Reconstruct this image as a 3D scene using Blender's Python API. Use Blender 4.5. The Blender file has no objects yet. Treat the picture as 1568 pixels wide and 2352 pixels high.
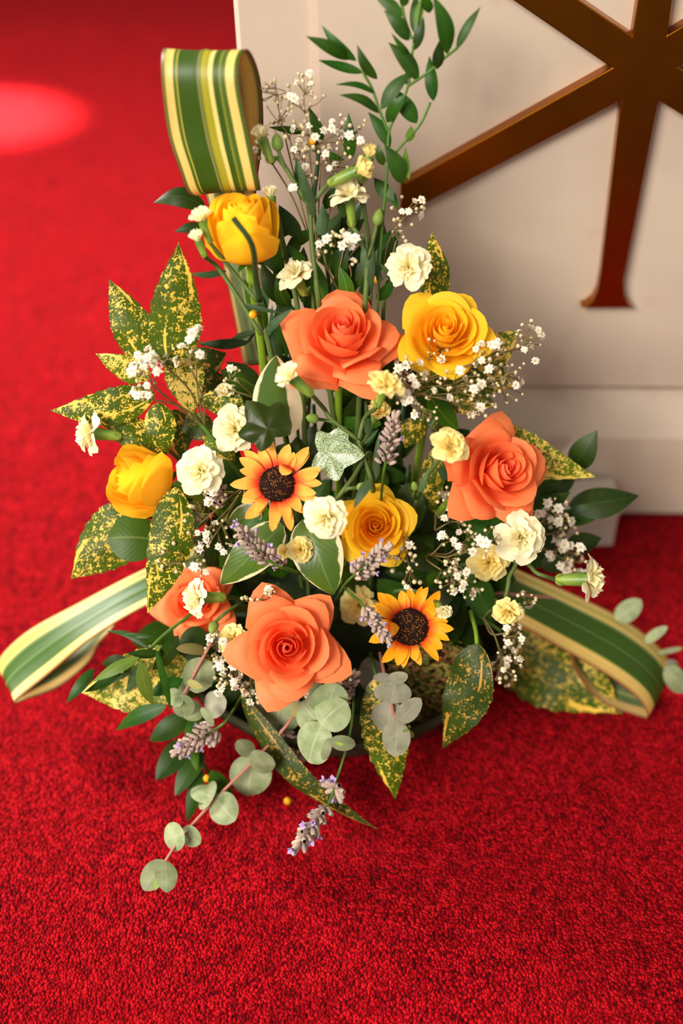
import bpy, math, random
from mathutils import Vector, Matrix, Quaternion, noise as mnoise

random.seed(7)
rnd = random.random
def U(a, b): return a + (b - a) * rnd()
scene = bpy.context.scene
COL = scene.collection
R_ = math.radians

# ------------------------------------------------------------------ camera
S = 0.85                       # camera height in metres
PITCH, ROLL, FPX = R_(42.8), R_(-1.2), 2700.0
CX, CY = 784.0, 1176.0
VIEW = Vector((0, math.cos(PITCH), -math.sin(PITCH)))
r0, u0 = Vector((1, 0, 0)), Vector((0, math.sin(PITCH), math.cos(PITCH)))
RIGHT = r0 * math.cos(ROLL) + u0 * math.sin(ROLL)
UP = u0 * math.cos(ROLL) - r0 * math.sin(ROLL)
CAM = Vector((0, 0, S))
cd = bpy.data.cameras.new('camera')
cam = bpy.data.objects.new('camera', cd); COL.objects.link(cam)
M = Matrix((RIGHT, UP, -VIEW)).transposed().to_4x4(); M.translation = CAM
cam.matrix_world = M
cd.sensor_fit = 'VERTICAL'; cd.sensor_height = 36.0; cd.lens = FPX / 2352 * 36
cd.clip_start = 0.02
cd.dof.use_dof = True; cd.dof.focus_distance = 0.885; cd.dof.aperture_fstop = 2.0
scene.camera = cam

# ------------------------------------------------------------------ light
w = bpy.data.worlds.new('World'); scene.world = w; w.use_nodes = True
bg = w.node_tree.nodes['Background']
bg.inputs[0].default_value = (1.0, 0.92, 0.84, 1); bg.inputs[1].default_value = 0.40
def area(name, loc, tgt, sx, sy, power, col):
    l = bpy.data.lights.new(name, 'AREA'); l.shape = 'RECTANGLE'; l.size = sx; l.size_y = sy
    l.energy = power; l.color = col
    o = bpy.data.objects.new(name, l); COL.objects.link(o)
    o.location = loc
    o.rotation_euler = (Vector(tgt) - Vector(loc)).to_track_quat('-Z', 'Y').to_euler()
    return o
area('window_light', (-1.8, -1.7, 2.6), (0.0, 0.8, 0.2), 1.6, 1.3, 195, (1.0, 0.925, 0.82))
fw = area('far_window_light', (-2.2, 2.0, 1.5), (-0.40, 1.32, 0.0), 0.7, 0.7, 22, (1.0, 0.94, 0.86)); fw.data.spread = R_(62)
def spot(name, loc, tgt, power, ang, blend, col):
    l = bpy.data.lights.new(name, 'SPOT'); l.energy = power; l.spot_size = ang; l.spot_blend = blend
    l.color = col; l.shadow_soft_size = 0.02
    o = bpy.data.objects.new(name, l); COL.objects.link(o)
    o.location = loc
    o.rotation_euler = (Vector(tgt) - Vector(loc)).to_track_quat('-Z', 'Y').to_euler()
spot('sunbeam_lamp', (-2.2, 2.6, 2.2), (-0.60, 1.95, 0), 7000, R_(6), 0.95, (1.0, 0.85, 0.68))
scene.view_settings.view_transform = 'Standard'
scene.view_settings.look = 'None'
scene.view_settings.gamma = 1.0
scene.view_settings.use_curve_mapping = False
scene.view_settings.exposure = 0.35

# ------------------------------------------------------------------ placing
def ray(px, py): return VIEW * FPX + RIGHT * (px - CX) + UP * (CY - py)
SURF = [(-50, .985), (0, .98), (300, .94), (600, .89), (900, .825), (1200, .765), (1500, .705),
        (1650, .68), (1800, .64), (1900, .60), (2050, .535), (2400, .45)]
def surf(py):
    for (a, ya), (b, yb) in zip(SURF, SURF[1:]):
        if py <= b: return ya + (yb - ya) * (py - a) / (b - a)
    return SURF[-1][1]
def PY(px, py, Y):             # the point seen at a pixel, at world depth Y (in camera heights)
    d = ray(px, py); t = S * Y / d.y
    p = CAM + d * t
    if p.z < 0.012: p = CAM + d * ((0.012 - S) / d.z)
    return p
def P(px, py, off=0.0): return PY(px, py, surf(py) + off)
def pm(p): return (p - CAM).dot(VIEW) / FPX   # metres per pixel there
def face(rx, uy, f=1.0): return (RIGHT * rx + UP * uy - VIEW * f).normalized()

# ------------------------------------------------------------------ mesh building
class MB:
    def __init__(s): s.v = []; s.f = []; s.uv = []; s.mi = []
    def grid(s, fn, nu, nv, closed=False, mi=0, u01=True):
        b = len(s.v)
        for j in range(nv + 1):
            for i in range(nu if closed else nu + 1):
                s.v.append(Vector(fn(i / nu, j / nv)))
        n = nu if closed else nu + 1
        for j in range(nv):
            for i in range(nu):
                i2 = (i + 1) % n if closed else i + 1
                s.f.append((b + j * n + i, b + j * n + i2, b + (j + 1) * n + i2, b + (j + 1) * n + i))
                s.uv.append(((i / nu, j / nv), ((i + 1) / nu, j / nv), ((i + 1) / nu, (j + 1) / nv), (i / nu, (j + 1) / nv)))
                s.mi.append(mi)
        return s
    def tube(s, pts, rad, sides=5, mi=0):
        n = len(pts)
        if not isinstance(rad, (list, tuple)): rad = [rad] * n
        fr = []
        t0 = (pts[1] - pts[0]).normalized(); a = t0.orthogonal().normalized()
        for i in range(n):
            t = (pts[min(i + 1, n - 1)] - pts[max(i - 1, 0)])
            t = t.normalized() if t.length > 1e-9 else t0
            a = (a - t * a.dot(t)); a = a.normalized() if a.length > 1e-6 else t.orthogonal().normalized()
            fr.append((a.copy(), t.cross(a)))
        def fn(u, v):
            i = min(int(round(v * (n - 1))), n - 1); c = math.cos(u * 2 * math.pi); d = math.sin(u * 2 * math.pi)
            return pts[i] + (fr[i][0] * c + fr[i][1] * d) * rad[i]
        b = len(s.v)
        s.grid(fn, sides, n - 1, True, mi)
        s.f.append(tuple(b + (n - 1) * sides + k for k in range(sides))); s.uv.append(((.5, 1),) * sides); s.mi.append(mi)
        return s
    def ball(s, c, r, nu=6, nv=4, mi=0, sc=(1, 1, 1)):
        def fn(u, v):
            a = u * 2 * math.pi; t = (v * 0.98 + 0.01) * math.pi
            return c + Vector((math.sin(t) * math.cos(a) * sc[0], math.sin(t) * math.sin(a) * sc[1], -math.cos(t) * sc[2])) * r
        return s.grid(fn, nu, nv, True, mi)
    def box(s, lo, hi, mi=0):
        b = len(s.v)
        for z in (lo[2], hi[2]):
            for x, y in ((lo[0], lo[1]), (hi[0], lo[1]), (hi[0], hi[1]), (lo[0], hi[1])): s.v.append(Vector((x, y, z)))
        for q in ((0, 3, 2, 1), (4, 5, 6, 7), (0, 1, 5, 4), (1, 2, 6, 5), (2, 3, 7, 6), (3, 0, 4, 7)):
            s.f.append(tuple(b + k for k in q)); s.uv.append(((0, 0), (1, 0), (1, 1), (0, 1))); s.mi.append(mi)
        return s
    def mesh(s, name, mats, smooth=True, base=None):
        m = bpy.data.meshes.new(name)
        vs = [v - base for v in s.v] if base is not None else s.v
        m.from_pydata([tuple(v) for v in vs], [], s.f)
        uvl = m.uv_layers.new(name='UVMap')
        flat = [c for f in s.uv for p in f for c in p]
        uvl.data.foreach_set('uv', flat)
        for x in (mats if isinstance(mats, (list, tuple)) else [mats]): m.materials.append(x)
        m.polygons.foreach_set('material_index', s.mi)
        m.polygons.foreach_set('use_smooth', [smooth] * len(s.f))
        m.update()
        return m
def link(name, mesh, parent=None, mat=None):
    o = bpy.data.objects.new(name, mesh); COL.objects.link(o)
    if parent is not None: o.parent = parent
    if mat is not None: o.matrix_local = mat
    return o
def thing(name, label, cat, loc, group=None):
    o = bpy.data.objects.new(name, None); COL.objects.link(o); o.location = loc
    o.empty_display_size = 0.01
    o['label'] = label; o['category'] = cat
    if group: o['group'] = group
    return o
def part(t, name, mb, mats, smooth=True, label=None):   # mb in world coordinates; t = thing (empty)
    o = link(name, mb.mesh(name, mats, smooth, Vector(t.location)), t)
    if label: o['label'] = label
    return o
def frame(loc, axis, spin=0.0, scale=1.0):
    q = Vector(axis).normalized().to_track_quat('Z', 'Y') @ Quaternion((0, 0, 1), spin)
    return Matrix.Translation(loc) @ q.to_matrix().to_4x4() @ Matrix.Scale(scale, 4)
def crom(pts, n):
    out = []
    P_ = [pts[0] * 2 - pts[1]] + list(pts) + [pts[-1] * 2 - pts[-2]]
    segs = len(pts) - 1
    for k in range(n + 1):
        t = k / n * segs; i = min(int(t), segs - 1); t -= i
        a, b, c, d = P_[i:i + 4]
        out.append(0.5 * ((2 * b) + (c - a) * t + (2 * a - 5 * b + 4 * c - d) * t * t + (3 * b - a - 3 * c + d) * t ** 3))
    return out
def lerp(a, b, t): return a + (b - a) * t
def prof(pts, t):
    t = max(0.0, min(1.0, t)) * (len(pts) - 1); i = min(int(t), len(pts) - 2)
    a = pts[max(i - 1, 0)]; b = pts[i]; c = pts[i + 1]; d = pts[min(i + 2, len(pts) - 1)]; t -= i
    return [0.5 * ((2 * b[k]) + (c[k] - a[k]) * t + (2 * a[k] - 5 * b[k] + 4 * c[k] - d[k]) * t * t + (3 * b[k] - a[k] - 3 * c[k] + d[k]) * t ** 3) for k in range(len(b))]

# ------------------------------------------------------------------ materials
def lin(r, g, b):
    f = lambda c: (c / 255 / 12.92) if c <= 10.3 else ((c / 255 + 0.055) / 1.055) ** 2.4
    return (f(r), f(g), f(b), 1)
class NT:
    def __init__(s, name):
        s.m = bpy.data.materials.new(name); s.m.use_nodes = True
        s.t = s.m.node_tree; s.t.nodes.clear()
        s.out = s.n('ShaderNodeOutputMaterial')
    def n(s, typ, **kw):
        x = s.t.nodes.new(typ)
        for k, v in kw.items(): setattr(x, k, v)
        return x
    def l(s, a, b): s.t.links.new(a, b)
    def setv(s, sock, v):
        if hasattr(v, 'is_linked') or isinstance(v, bpy.types.NodeSocket): s.l(v, sock)
        else: sock.default_value = v
    def coord(s, k='Object'): return s.n('ShaderNodeTexCoord').outputs[k]
    def noise(s, scale, detail=2, vec=None, rough=.5):
        x = s.n('ShaderNodeTexNoise'); x.inputs['Scale'].default_value = scale
        x.inputs['Detail'].default_value = detail; x.inputs['Roughness'].default_value = rough
        s.l(vec if vec is not None else s.coord(), x.inputs['Vector']); return x.outputs['Fac']
    def ramp(s, fac, stops, interp='LINEAR'):
        x = s.n('ShaderNodeValToRGB'); e = x.color_ramp.elements; x.color_ramp.interpolation = interp
        while len(e) > 1: e.remove(e[-1])
        e[0].position, e[0].color = stops[0]
        for p, c in stops[1:]:
            k = e.new(p); k.color = c
        s.l(fac, x.inputs[0]); return x.outputs[0]
    def mix(s, fac, a, b):
        x = s.n('ShaderNodeMix', data_type='RGBA')
        s.setv(x.inputs[0], fac); s.setv(x.inputs[6], a); s.setv(x.inputs[7], b); return x.outputs[2]
    def math(s, op, a, b=0.0, clamp=False):
        x = s.n('ShaderNodeMath', operation=op); x.use_clamp = clamp
        s.setv(x.inputs[0], a); s.setv(x.inputs[1], b); return x.outputs[0]
    def uv(s):
        x = s.n('ShaderNodeSeparateXYZ'); s.l(s.coord('UV'), x.inputs[0]); return x.outputs[0], x.outputs[1]
    def bump(s, h, strength=.3, dist=.001):
        x = s.n('ShaderNodeBump'); x.inputs['Strength'].default_value = strength; x.inputs['Distance'].default_value = dist
        s.l(h, x.inputs['Height']); return x.outputs[0]
    def done(s, col, rough=.5, transl=0.0, tcol=None, metal=0.0, spec=.5, normal=None, sheen=0.0, coat=0.0):
        p = s.n('ShaderNodeBsdfPrincipled')
        s.setv(p.inputs['Base Color'], col); s.setv(p.inputs['Roughness'], rough)
        p.inputs['Metallic'].default_value = metal; p.inputs['Specular IOR Level'].default_value = spec
        if sheen:
            p.inputs['Sheen Weight'].default_value = sheen; p.inputs['Sheen Roughness'].default_value = .45
            p.inputs['Sheen Tint'].default_value = (1, .16, .12, 1)
        if normal is not None: s.l(normal, p.inputs['Normal'])
        o = p.outputs[0]
        if transl:
            t = s.n('ShaderNodeBsdfTranslucent'); s.setv(t.inputs[0], tcol if tcol is not None else col)
            mx = s.n('ShaderNodeMixShader'); mx.inputs[0].default_value = transl
            s.l(o, mx.inputs[1]); s.l(t.outputs[0], mx.inputs[2]); o = mx.outputs[0]
        s.l(o, s.out.inputs[0]); return s.m
MAT = {}
def petal_mat(name, base, tip, vein=.04, transl=.3, rough=.55):
    n = NT(name); u, v = n.uv()
    c = n.ramp(v, [(0.0, base), (.75, tip), (1.0, tip)])
    f = n.noise(90, 3)
    c = n.mix(n.math('MULTIPLY', f, vein * 4), c, base)
    MAT[name] = n.done(c, rough, transl, spec=.25)
petal_mat('orange_petal', lin(252, 122, 66), lin(254, 142, 86), .06, .38)
petal_mat('orange_heart', lin(248, 92, 66), lin(252, 136, 92), .05, .35)
petal_mat('yellow_petal', lin(254, 194, 20), lin(255, 210, 46), .03, .48)
petal_mat('cream_petal', lin(250, 236, 150), lin(253, 248, 214), .03, .4)
petal_mat('lemon_petal', lin(250, 222, 104), lin(252, 238, 164), .03, .4)
petal_mat('white_petal', lin(235, 225, 195), lin(248, 242, 226), .0, .3)
petal_mat('sun_petal_soft', lin(236, 88, 38), lin(252, 178, 58), .0, .3)
petal_mat('sun_petal_bright', lin(225, 88, 16), lin(250, 172, 22), .0, .3)
for nm, bc, tc in (('sun_petal_soft', lin(228, 66, 34), lin(253, 188, 78)), ('sun_petal_bright', lin(214, 70, 14), lin(250, 172, 20))):
    n = NT(nm); u, v = n.uv()
    st = n.math('ABSOLUTE', n.math('SINE', n.math('MULTIPLY', u, 16.0)))
    c = n.ramp(v, [(0.0, bc), (.2, bc), (.55, tc), (1, tc)])
    MAT[nm] = n.done(n.mix(n.math('MULTIPLY', st, .1), c, bc), .55, .3, spec=.25)

def leaf_mat(name, a, b, rib=None, rough=.45, transl=.22, scale=60, spec=.18, edge=None, edgew=.12, en=.34):
    n = NT(name); u, v = n.uv()
    c = n.mix(n.ramp(n.noise(scale, 3), [(.3, (0, 0, 0, 1)), (.7, (1, 1, 1, 1))]), a, b)
    d = n.math('ABSOLUTE', n.math('SUBTRACT', u, .5))
    # side veins
    vv = n.math('SINE', n.math('ADD', n.math('MULTIPLY', v, 60.0), n.math('MULTIPLY', d, -55.0)))
    if rib is not None:
        k = n.ramp(d, [(0, (1, 1, 1, 1)), (.035, (0, 0, 0, 1))])
        c = n.mix(n.math('MULTIPLY', k, .7), c, rib)
    if edge is not None:
        k = n.ramp(n.math('ADD', d, n.math('MULTIPLY', n.math('SUBTRACT', n.noise(70, 3), .5), en)),
                   [(.5 - edgew - .015, (0, 0, 0, 1)), (.5 - edgew + .015, (1, 1, 1, 1))])
        c = n.mix(k, c, edge)
    oi = n.n('ShaderNodeObjectInfo'); hv = n.n('ShaderNodeHueSaturation'); n.l(c, hv.inputs['Color'])
    n.l(n.math('ADD', .78, n.math('MULTIPLY', oi.outputs['Random'], .44)), hv.inputs['Value'])
    n.l(n.math('ADD', .485, n.math('MULTIPLY', oi.outputs['Random'], .03)), hv.inputs['Hue'])
    MAT[name] = n.done(hv.outputs[0], rough, transl, spec=spec, normal=n.bump(vv, .05, .0005))
leaf_mat('ruscus_leaf', lin(26, 58, 8), lin(46, 80, 14), lin(56, 92, 24), .4, .12, 40)
leaf_mat('ruscus_light', lin(70, 100, 28), lin(98, 124, 44), lin(120, 140, 70), .4, .25, 40)
leaf_mat('dark_leaf', lin(22, 42, 6), lin(40, 60, 10), lin(56, 76, 22), .42, .1, 40)
leaf_mat('salal_leaf', lin(38, 76, 8), lin(62, 98, 16), lin(110, 136, 56), .4, .15, 40)
leaf_mat('blade_leaf', lin(44, 66, 34), lin(66, 88, 52), lin(80, 104, 66), .5, .1, 60)
leaf_mat('olive_leaf', lin(120, 128, 62), lin(140, 120, 80), lin(150, 140, 90), .5, .2, 60)
leaf_mat('ivy_dark', lin(30, 46, 8), lin(50, 66, 14), lin(70, 90, 50), .32, .1, 60)
leaf_mat('white_edged_leaf', lin(58, 88, 18), lin(88, 112, 30), lin(110, 130, 80), .34, .2, 30, .5, lin(226, 208, 168), .06)
leaf_mat('eucalyptus_leaf', lin(112, 126, 86), lin(150, 160, 122), lin(168, 168, 140), .6, .15, 90, .25, lin(138, 96, 78), .006, .02)
leaf_mat('eucalyptus_grey', lin(118, 120, 98), lin(152, 148, 130), lin(160, 150, 135), .6, .15, 90, .25, lin(138, 100, 88), .006, .02)
n = NT('half_cream_leaf'); u, v = n.uv()
e = n.math('ADD', u, n.math('MULTIPLY', n.math('SUBTRACT', n.noise(60, 3), .5), .25))
k = n.ramp(e, [(.05, (1, 1, 1, 1)), (.09, (0, 0, 0, 1)), (.66, (0, 0, 0, 1)), (.70, (1, 1, 1, 1))])
MAT['half_cream_leaf'] = n.done(n.mix(k, n.mix(n.noise(30, 2), lin(52, 84, 24), lin(84, 112, 44)), lin(232, 220, 184)), .36, .2)
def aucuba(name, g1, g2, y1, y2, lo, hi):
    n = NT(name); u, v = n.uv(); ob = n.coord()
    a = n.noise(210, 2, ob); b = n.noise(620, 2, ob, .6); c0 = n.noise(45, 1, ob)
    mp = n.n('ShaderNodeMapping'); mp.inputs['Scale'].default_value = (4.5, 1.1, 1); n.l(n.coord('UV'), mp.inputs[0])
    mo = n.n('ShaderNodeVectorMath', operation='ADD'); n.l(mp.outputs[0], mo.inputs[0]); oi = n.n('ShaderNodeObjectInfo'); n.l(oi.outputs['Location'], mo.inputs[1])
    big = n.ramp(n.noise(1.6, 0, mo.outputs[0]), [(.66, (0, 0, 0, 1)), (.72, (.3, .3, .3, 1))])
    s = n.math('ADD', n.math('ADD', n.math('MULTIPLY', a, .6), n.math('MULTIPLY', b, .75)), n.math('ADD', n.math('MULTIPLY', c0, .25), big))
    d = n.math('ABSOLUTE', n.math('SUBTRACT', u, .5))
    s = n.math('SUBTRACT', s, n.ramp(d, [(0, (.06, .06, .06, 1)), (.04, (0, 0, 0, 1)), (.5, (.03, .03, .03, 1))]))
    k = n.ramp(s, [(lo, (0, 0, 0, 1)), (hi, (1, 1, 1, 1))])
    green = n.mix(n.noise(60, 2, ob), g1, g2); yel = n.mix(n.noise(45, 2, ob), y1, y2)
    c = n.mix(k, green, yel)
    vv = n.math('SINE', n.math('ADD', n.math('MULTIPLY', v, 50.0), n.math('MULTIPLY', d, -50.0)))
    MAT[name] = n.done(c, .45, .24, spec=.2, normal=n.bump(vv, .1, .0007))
G1, G2 = lin(44, 68, 4), lin(80, 100, 8)
aucuba('spotted_leaf', G1, G2, lin(224, 176, 48), lin(236, 206, 96), .82, .90)
aucuba('spotted_yellow', lin(70, 98, 14), lin(104, 118, 22), lin(222, 182, 50), lin(236, 214, 122), .75, .85)
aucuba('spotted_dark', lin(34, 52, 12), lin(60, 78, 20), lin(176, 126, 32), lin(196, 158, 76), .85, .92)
# ivy with pale edge
n = NT('ivy_pale'); ob = n.coord()
k = n.ramp(n.math('ADD', n.noise(70, 4, ob), n.noise(25, 1, ob)), [(.95, (0, 0, 0, 1)), (1.12, (1, 1, 1, 1))])
MAT['ivy_pale'] = n.done(n.mix(k, lin(46, 86, 40), lin(176, 190, 150)), .35, .1)
def plain(name, c, rough=.5, **kw):
    n = NT(name); MAT[name] = n.done(n.mix(n.math('MULTIPLY', n.noise(120, 2), .5), c, tuple(x * .72 for x in c[:3]) + (1,)), rough, spec=.22, **kw)
plain('stem_green', lin(74, 108, 36), .45)
plain('stem_bright', lin(118, 150, 40), .45)
plain('stem_dark', lin(42, 70, 34), .45)
plain('stem_grey', lin(84, 104, 50), .5)
plain('stem_pink', lin(168, 112, 96), .5)
plain('stem_wire', lin(120, 106, 62), .6)
plain('bud_green', lin(120, 146, 62), .45, transl=.1)
plain('berry_yellow', lin(232, 158, 22), .35)
plain('gyp_bud', lin(206, 190, 150), .7)
plain('lav_calyx', lin(178, 156, 142), .8)
plain('lav_calyx_dark', lin(162, 140, 132), .8)
plain('lav_tip', lin(172, 150, 192), .7)
plain('foam_green', lin(26, 38, 14), .95)
plain('disc_brown', lin(44, 18, 8), .8)
plain('disc_orange', lin(196, 118, 30), .7)
plain('heather_green', lin(140, 136, 66), .8)
plain('heather_rust', lin(168, 108, 70), .8)
plain('bowl_olive', lin(46, 42, 22), .85)
plain('paper_white', lin(226, 216, 206), .8, transl=.15)
n = NT('calyx_green'); u, v = n.uv()
st = n.math('ABSOLUTE', n.math('SINE', n.math('MULTIPLY', u, 2.5 * 2 * math.pi)))
c = n.ramp(v, [(0, lin(172, 178, 76)), (.35, lin(146, 166, 66)), (.8, lin(88, 122, 40)), (1, lin(112, 140, 62))])
MAT['calyx_green'] = n.done(n.mix(n.math('MULTIPLY', st, .3), c, lin(84, 124, 40)), .42, .1)
def stripes(name, stops, inside=False):
    n = NT(name); u, v = n.uv(); ob = n.coord('UV')
    mp = n.n('ShaderNodeMapping'); mp.inputs['Scale'].default_value = (1, .02, 1); n.l(ob, mp.inputs[0])
    f = n.noise(140, 2, mp.outputs[0])
    uu = n.math('ADD', u, n.math('MULTIPLY', n.math('SUBTRACT', n.noise(9, 1, mp.outputs[0]), .5), .012))
    c = n.ramp(uu, stops)
    c = n.mix(n.math('MULTIPLY', n.ramp(f, [(.4, (0, 0, 0, 1)), (.65, (1, 1, 1, 1))]), .3), c, lin(86, 104, 30))
    ed = n.math('ABSOLUTE', n.math('SUBTRACT', u, .5)); c = n.mix(n.ramp(ed, [(.486, (0, 0, 0, 1)), (.492, (1, 1, 1, 1))]), c, lin(134, 44, 40))
    MAT[name] = n.done(c, .42 if not inside else .55, .25 if not inside else .4, spec=.3)
def bands(lst):
    out = []
    for a, b, c in lst:
        out += [(a + .004, lin(*c)), (b - .004, lin(*c))]
    return out
GR, GD, CR, OL, YG = (70, 96, 26), (50, 80, 12), (240, 206, 118), (104, 106, 50), (170, 160, 40)
stripes('ribbon_broad', bands([(0, .05, OL), (.05, .15, CR), (.15, .19, GR), (.19, .205, (200, 180, 70)), (.205, .46, GD), (.46, .475, (150, 140, 100)),
    (.475, .51, (110, 116, 36)), (.51, .6, YG), (.6, .655, (242, 216, 130)), (.655, .73, GD), (.73, .76, (130, 138, 44)), (.76, .82, GR), (.82, .93, CR), (.93, 1.0, GR)]))
GR, GD = (72, 104, 36), (50, 88, 20)
stripes('ribbon_green', bands([(0, .10, (226, 200, 118)), (.10, .125, (130, 140, 60)), (.125, .15, CR), (.15, .17, (140, 148, 60)), (.17, .23, (232, 206, 120)), (.23, .27, (120, 140, 80)),
    (.27, .5, GD), (.5, .515, (130, 158, 96)), (.515, .78, GD), (.78, .80, (130, 150, 60)), (.80, .95, CR), (.95, 1, (180, 150, 80))]))
stripes('ribbon_inside', bands([(0, .05, (140, 140, 80)), (.05, .17, (232, 204, 134)), (.17, .3, (150, 160, 104)), (.3, .55, (136, 154, 110)), (.55, .6, (190, 190, 120)), (.6, .78, (120, 144, 96)), (.78, .95, (236, 204, 132)), (.95, 1, (150, 140, 80))]), True)
plain('ribbon_edge', lin(140, 52, 40), .5)
plain('bark', lin(88, 74, 44), .8)

# carpet
n = NT('red_carpet'); ob = n.coord()
f1 = n.noise(420, 3, ob, .6); f2 = n.noise(9, 3, ob); f3 = n.noise(130, 2, ob)
vo = n.n('ShaderNodeTexVoronoi'); vo.inputs['Scale'].default_value = 430; n.l(ob, vo.inputs['Vector'])
cell = n.n('ShaderNodeSeparateColor'); n.l(vo.outputs['Color'], cell.inputs[0])
tuft = n.math('SUBTRACT', 1.0, n.math('MULTIPLY', vo.outputs['Distance'], 1.1), True)
fac = n.math('ADD', n.math('ADD', n.math('MULTIPLY', f1, .34), n.math('MULTIPLY', f3, .30)), n.math('ADD', n.math('MULTIPLY', tuft, .22), n.math('MULTIPLY', cell.outputs[0], .16)))
c = n.ramp(fac, [(.36, lin(50, 0, 5)), (.51, lin(140, 0, 15)), (.65, lin(200, 22, 32))])
c = n.mix(n.ramp(f2, [(.35, (0, 0, 0, 1)), (.7, (.3, .3, .3, 1))]), c, lin(150, 8, 15))
h = n.math('ADD', tuft, n.math('MULTIPLY', f3, .6))
MAT['red_carpet'] = n.done(c, .9, spec=.04, normal=n.bump(h, .9, .004), sheen=.07)
# stone
n = NT('altar_stone'); ob = n.coord()
c = n.ramp(n.noise(4, 4, ob, .6), [(.3, lin(176, 158, 143)), (.5, lin(187, 171, 154)), (.7, lin(194, 178, 158))])
c = n.mix(n.ramp(n.noise(26, 3, ob), [(.62, (0, 0, 0, 1)), (.78, (.35, .35, .35, 1))]), c, lin(170, 140, 118))
MAT['altar_stone'] = n.done(c, .55, spec=.3)
n = NT('brass_dark'); ob = n.coord()
c = n.mix(n.noise(14, 3, ob), lin(150, 84, 14), lin(172, 108, 28))
MAT['brass_dark'] = n.done(c, n.math('ADD', .2, n.math('MULTIPLY', n.noise(30, 3, ob), .12)), metal=1.0)
plain('box_grey', lin(196, 186, 172), .7)

# ------------------------------------------------------------------ setting
mb = MB()
def fl(u, v):
    x, y = lerp(-3.2, 2.2, u), lerp(.29 * S, 4.2, v)
    return Vector((x, y, 0.010 * mnoise.noise(Vector((x * 1.8 - y * 1.2, y * 5.5, 0))) - .009 if y > 1.1 else -.004 + 0.0015 * mnoise.noise(Vector((x * 5, y * 5, 3)))))
mb.grid(fl, 90, 110)
o = link('floor', mb.mesh('floor', MAT['red_carpet'])); o['kind'] = 'structure'
o['label'] = 'red cut-pile carpet covering the floor'

n = NT('added_dark_boards'); MAT['added_dark_boards'] = n.done(n.mix(n.noise(12, 3), lin(38, 22, 12), lin(58, 36, 20)), .5)  # unseen dark step, added so the brass emblem reflects something dark
mb = MB().box((-3.2, -2.2, -.20), (2.2, .29 * S - .001, -.17)); o = link('added_trim_1', mb.mesh('added_trim_1', MAT['added_dark_boards'], False)); o['kind'] = 'structure'
o['label'] = 'unseen dark floor added to darken the brass reflection'
mb = MB().box((-3.2, .29 * S - .02, -.17), (2.2, .29 * S, -.007)); o = link('added_trim_2', mb.mesh('added_trim_2', MAT['added_dark_boards'], False)); o['kind'] = 'structure'
o['label'] = 'unseen dark riser added under the carpet edge for the brass reflection'
n = NT('plaster'); MAT['plaster'] = n.done(n.mix(n.noise(3, 3), lin(206, 194, 178), lin(188, 174, 158)), .8, spec=.2)
for nm, lo, hi in (('wall_back', (-3.3, 4.2, -.2), (2.2, 4.3, 3.4)), ('wall_left', (-3.3, -.2, -.2), (-3.2, 4.2, 3.4))):
    o = link(nm, MB().box(lo, hi).mesh(nm, MAT['plaster'], False)); o['kind'] = 'structure'; o['label'] = 'plain pale plaster wall ' + ('behind the altar' if nm == 'wall_back' else 'left of the carpet')
AY = 1.115 * S; AA = R_(3.0)
AO = Vector((0, AY, 0)); AD = Vector((math.cos(AA), -math.sin(AA), 0)); AN = Vector((-math.sin(AA), -math.cos(AA), 0))
def A(px, py, lift=0.0):   # local (x along face, z) of the altar face seen at a pixel
    d = ray(px, py); t = (AO + AN * lift - CAM).dot(AN) / d.dot(AN); p = CAM + d * t - AO
    return p.dot(AD), p.z
altar = thing('altar', 'pale stone altar front with a raised panel and brass emblem behind the flowers', 'altar', (AO.x, AO.y, 0))
def aw(x, d, z): return AO + AD * x + AN * d + Vector((0, 0, z))     # d = towards the viewer
def abox(mb, x0, x1, d0, d1, z0, z1, bev=0.0):
    pts = []
    b = len(mb.v)
    for d, i in ((d0, 0.0), (d1 - bev, 0.0), (d1, bev)):
        for x, z in ((x0 + i, z0 + i), (x1 - i, z0 + i), (x1 - i, z1 - i), (x0 + i, z1 - i)): mb.v.append(aw(x, d, z))
    for k in range(2):
        for i in range(4):
            j = (i + 1) % 4
            mb.f.append((b + k * 4 + i, b + k * 4 + j, b + k * 4 + 4 + j, b + k * 4 + 4 + i)); mb.uv.append(((0, 0),) * 4); mb.mi.append(0)
    mb.f.append((b + 8, b + 9, b + 10, b + 11)); mb.uv.append(((0, 0),) * 4); mb.mi.append(0)
    mb.f.append((b + 3, b + 2, b + 1, b)); mb.uv.append(((0, 0),) * 4); mb.mi.append(0)
    return mb
xl = A(538, 60)[0]; xp = A(711, 100)[0]; zp = A(1400, 885)[1]; zq = A(1400, 978)[1]
XR = 1.0
part(altar, 'body', abox(MB(), xl, XR + .15, -.75, -.002, 0, .95, .004), MAT['altar_stone'], False)
part(altar, 'panel', abox(MB(), xp, XR, -.004, .012, zp, .90, .008), MAT['altar_stone'], False)
mb = MB()
b0 = [aw(xl, .0, zp - .002), aw(XR + .15, .0, zp - .002), aw(XR + .15, .02, zq), aw(xl, .02, zq), aw(XR + .15, .024, 0), aw(xl, .024, 0), aw(xl, -.004, 0), aw(XR + .15, -.004, 0)]
mb.v = b0; mb.f = [(3, 2, 1, 0), (5, 4, 2, 3), (6, 5, 3, 0), (1, 2, 4, 7)]; mb.uv = [((0, 0),) * 4] * 4; mb.mi = [0] * 4
part(altar, 'plinth', mb, MAT['altar_stone'], False)
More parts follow.
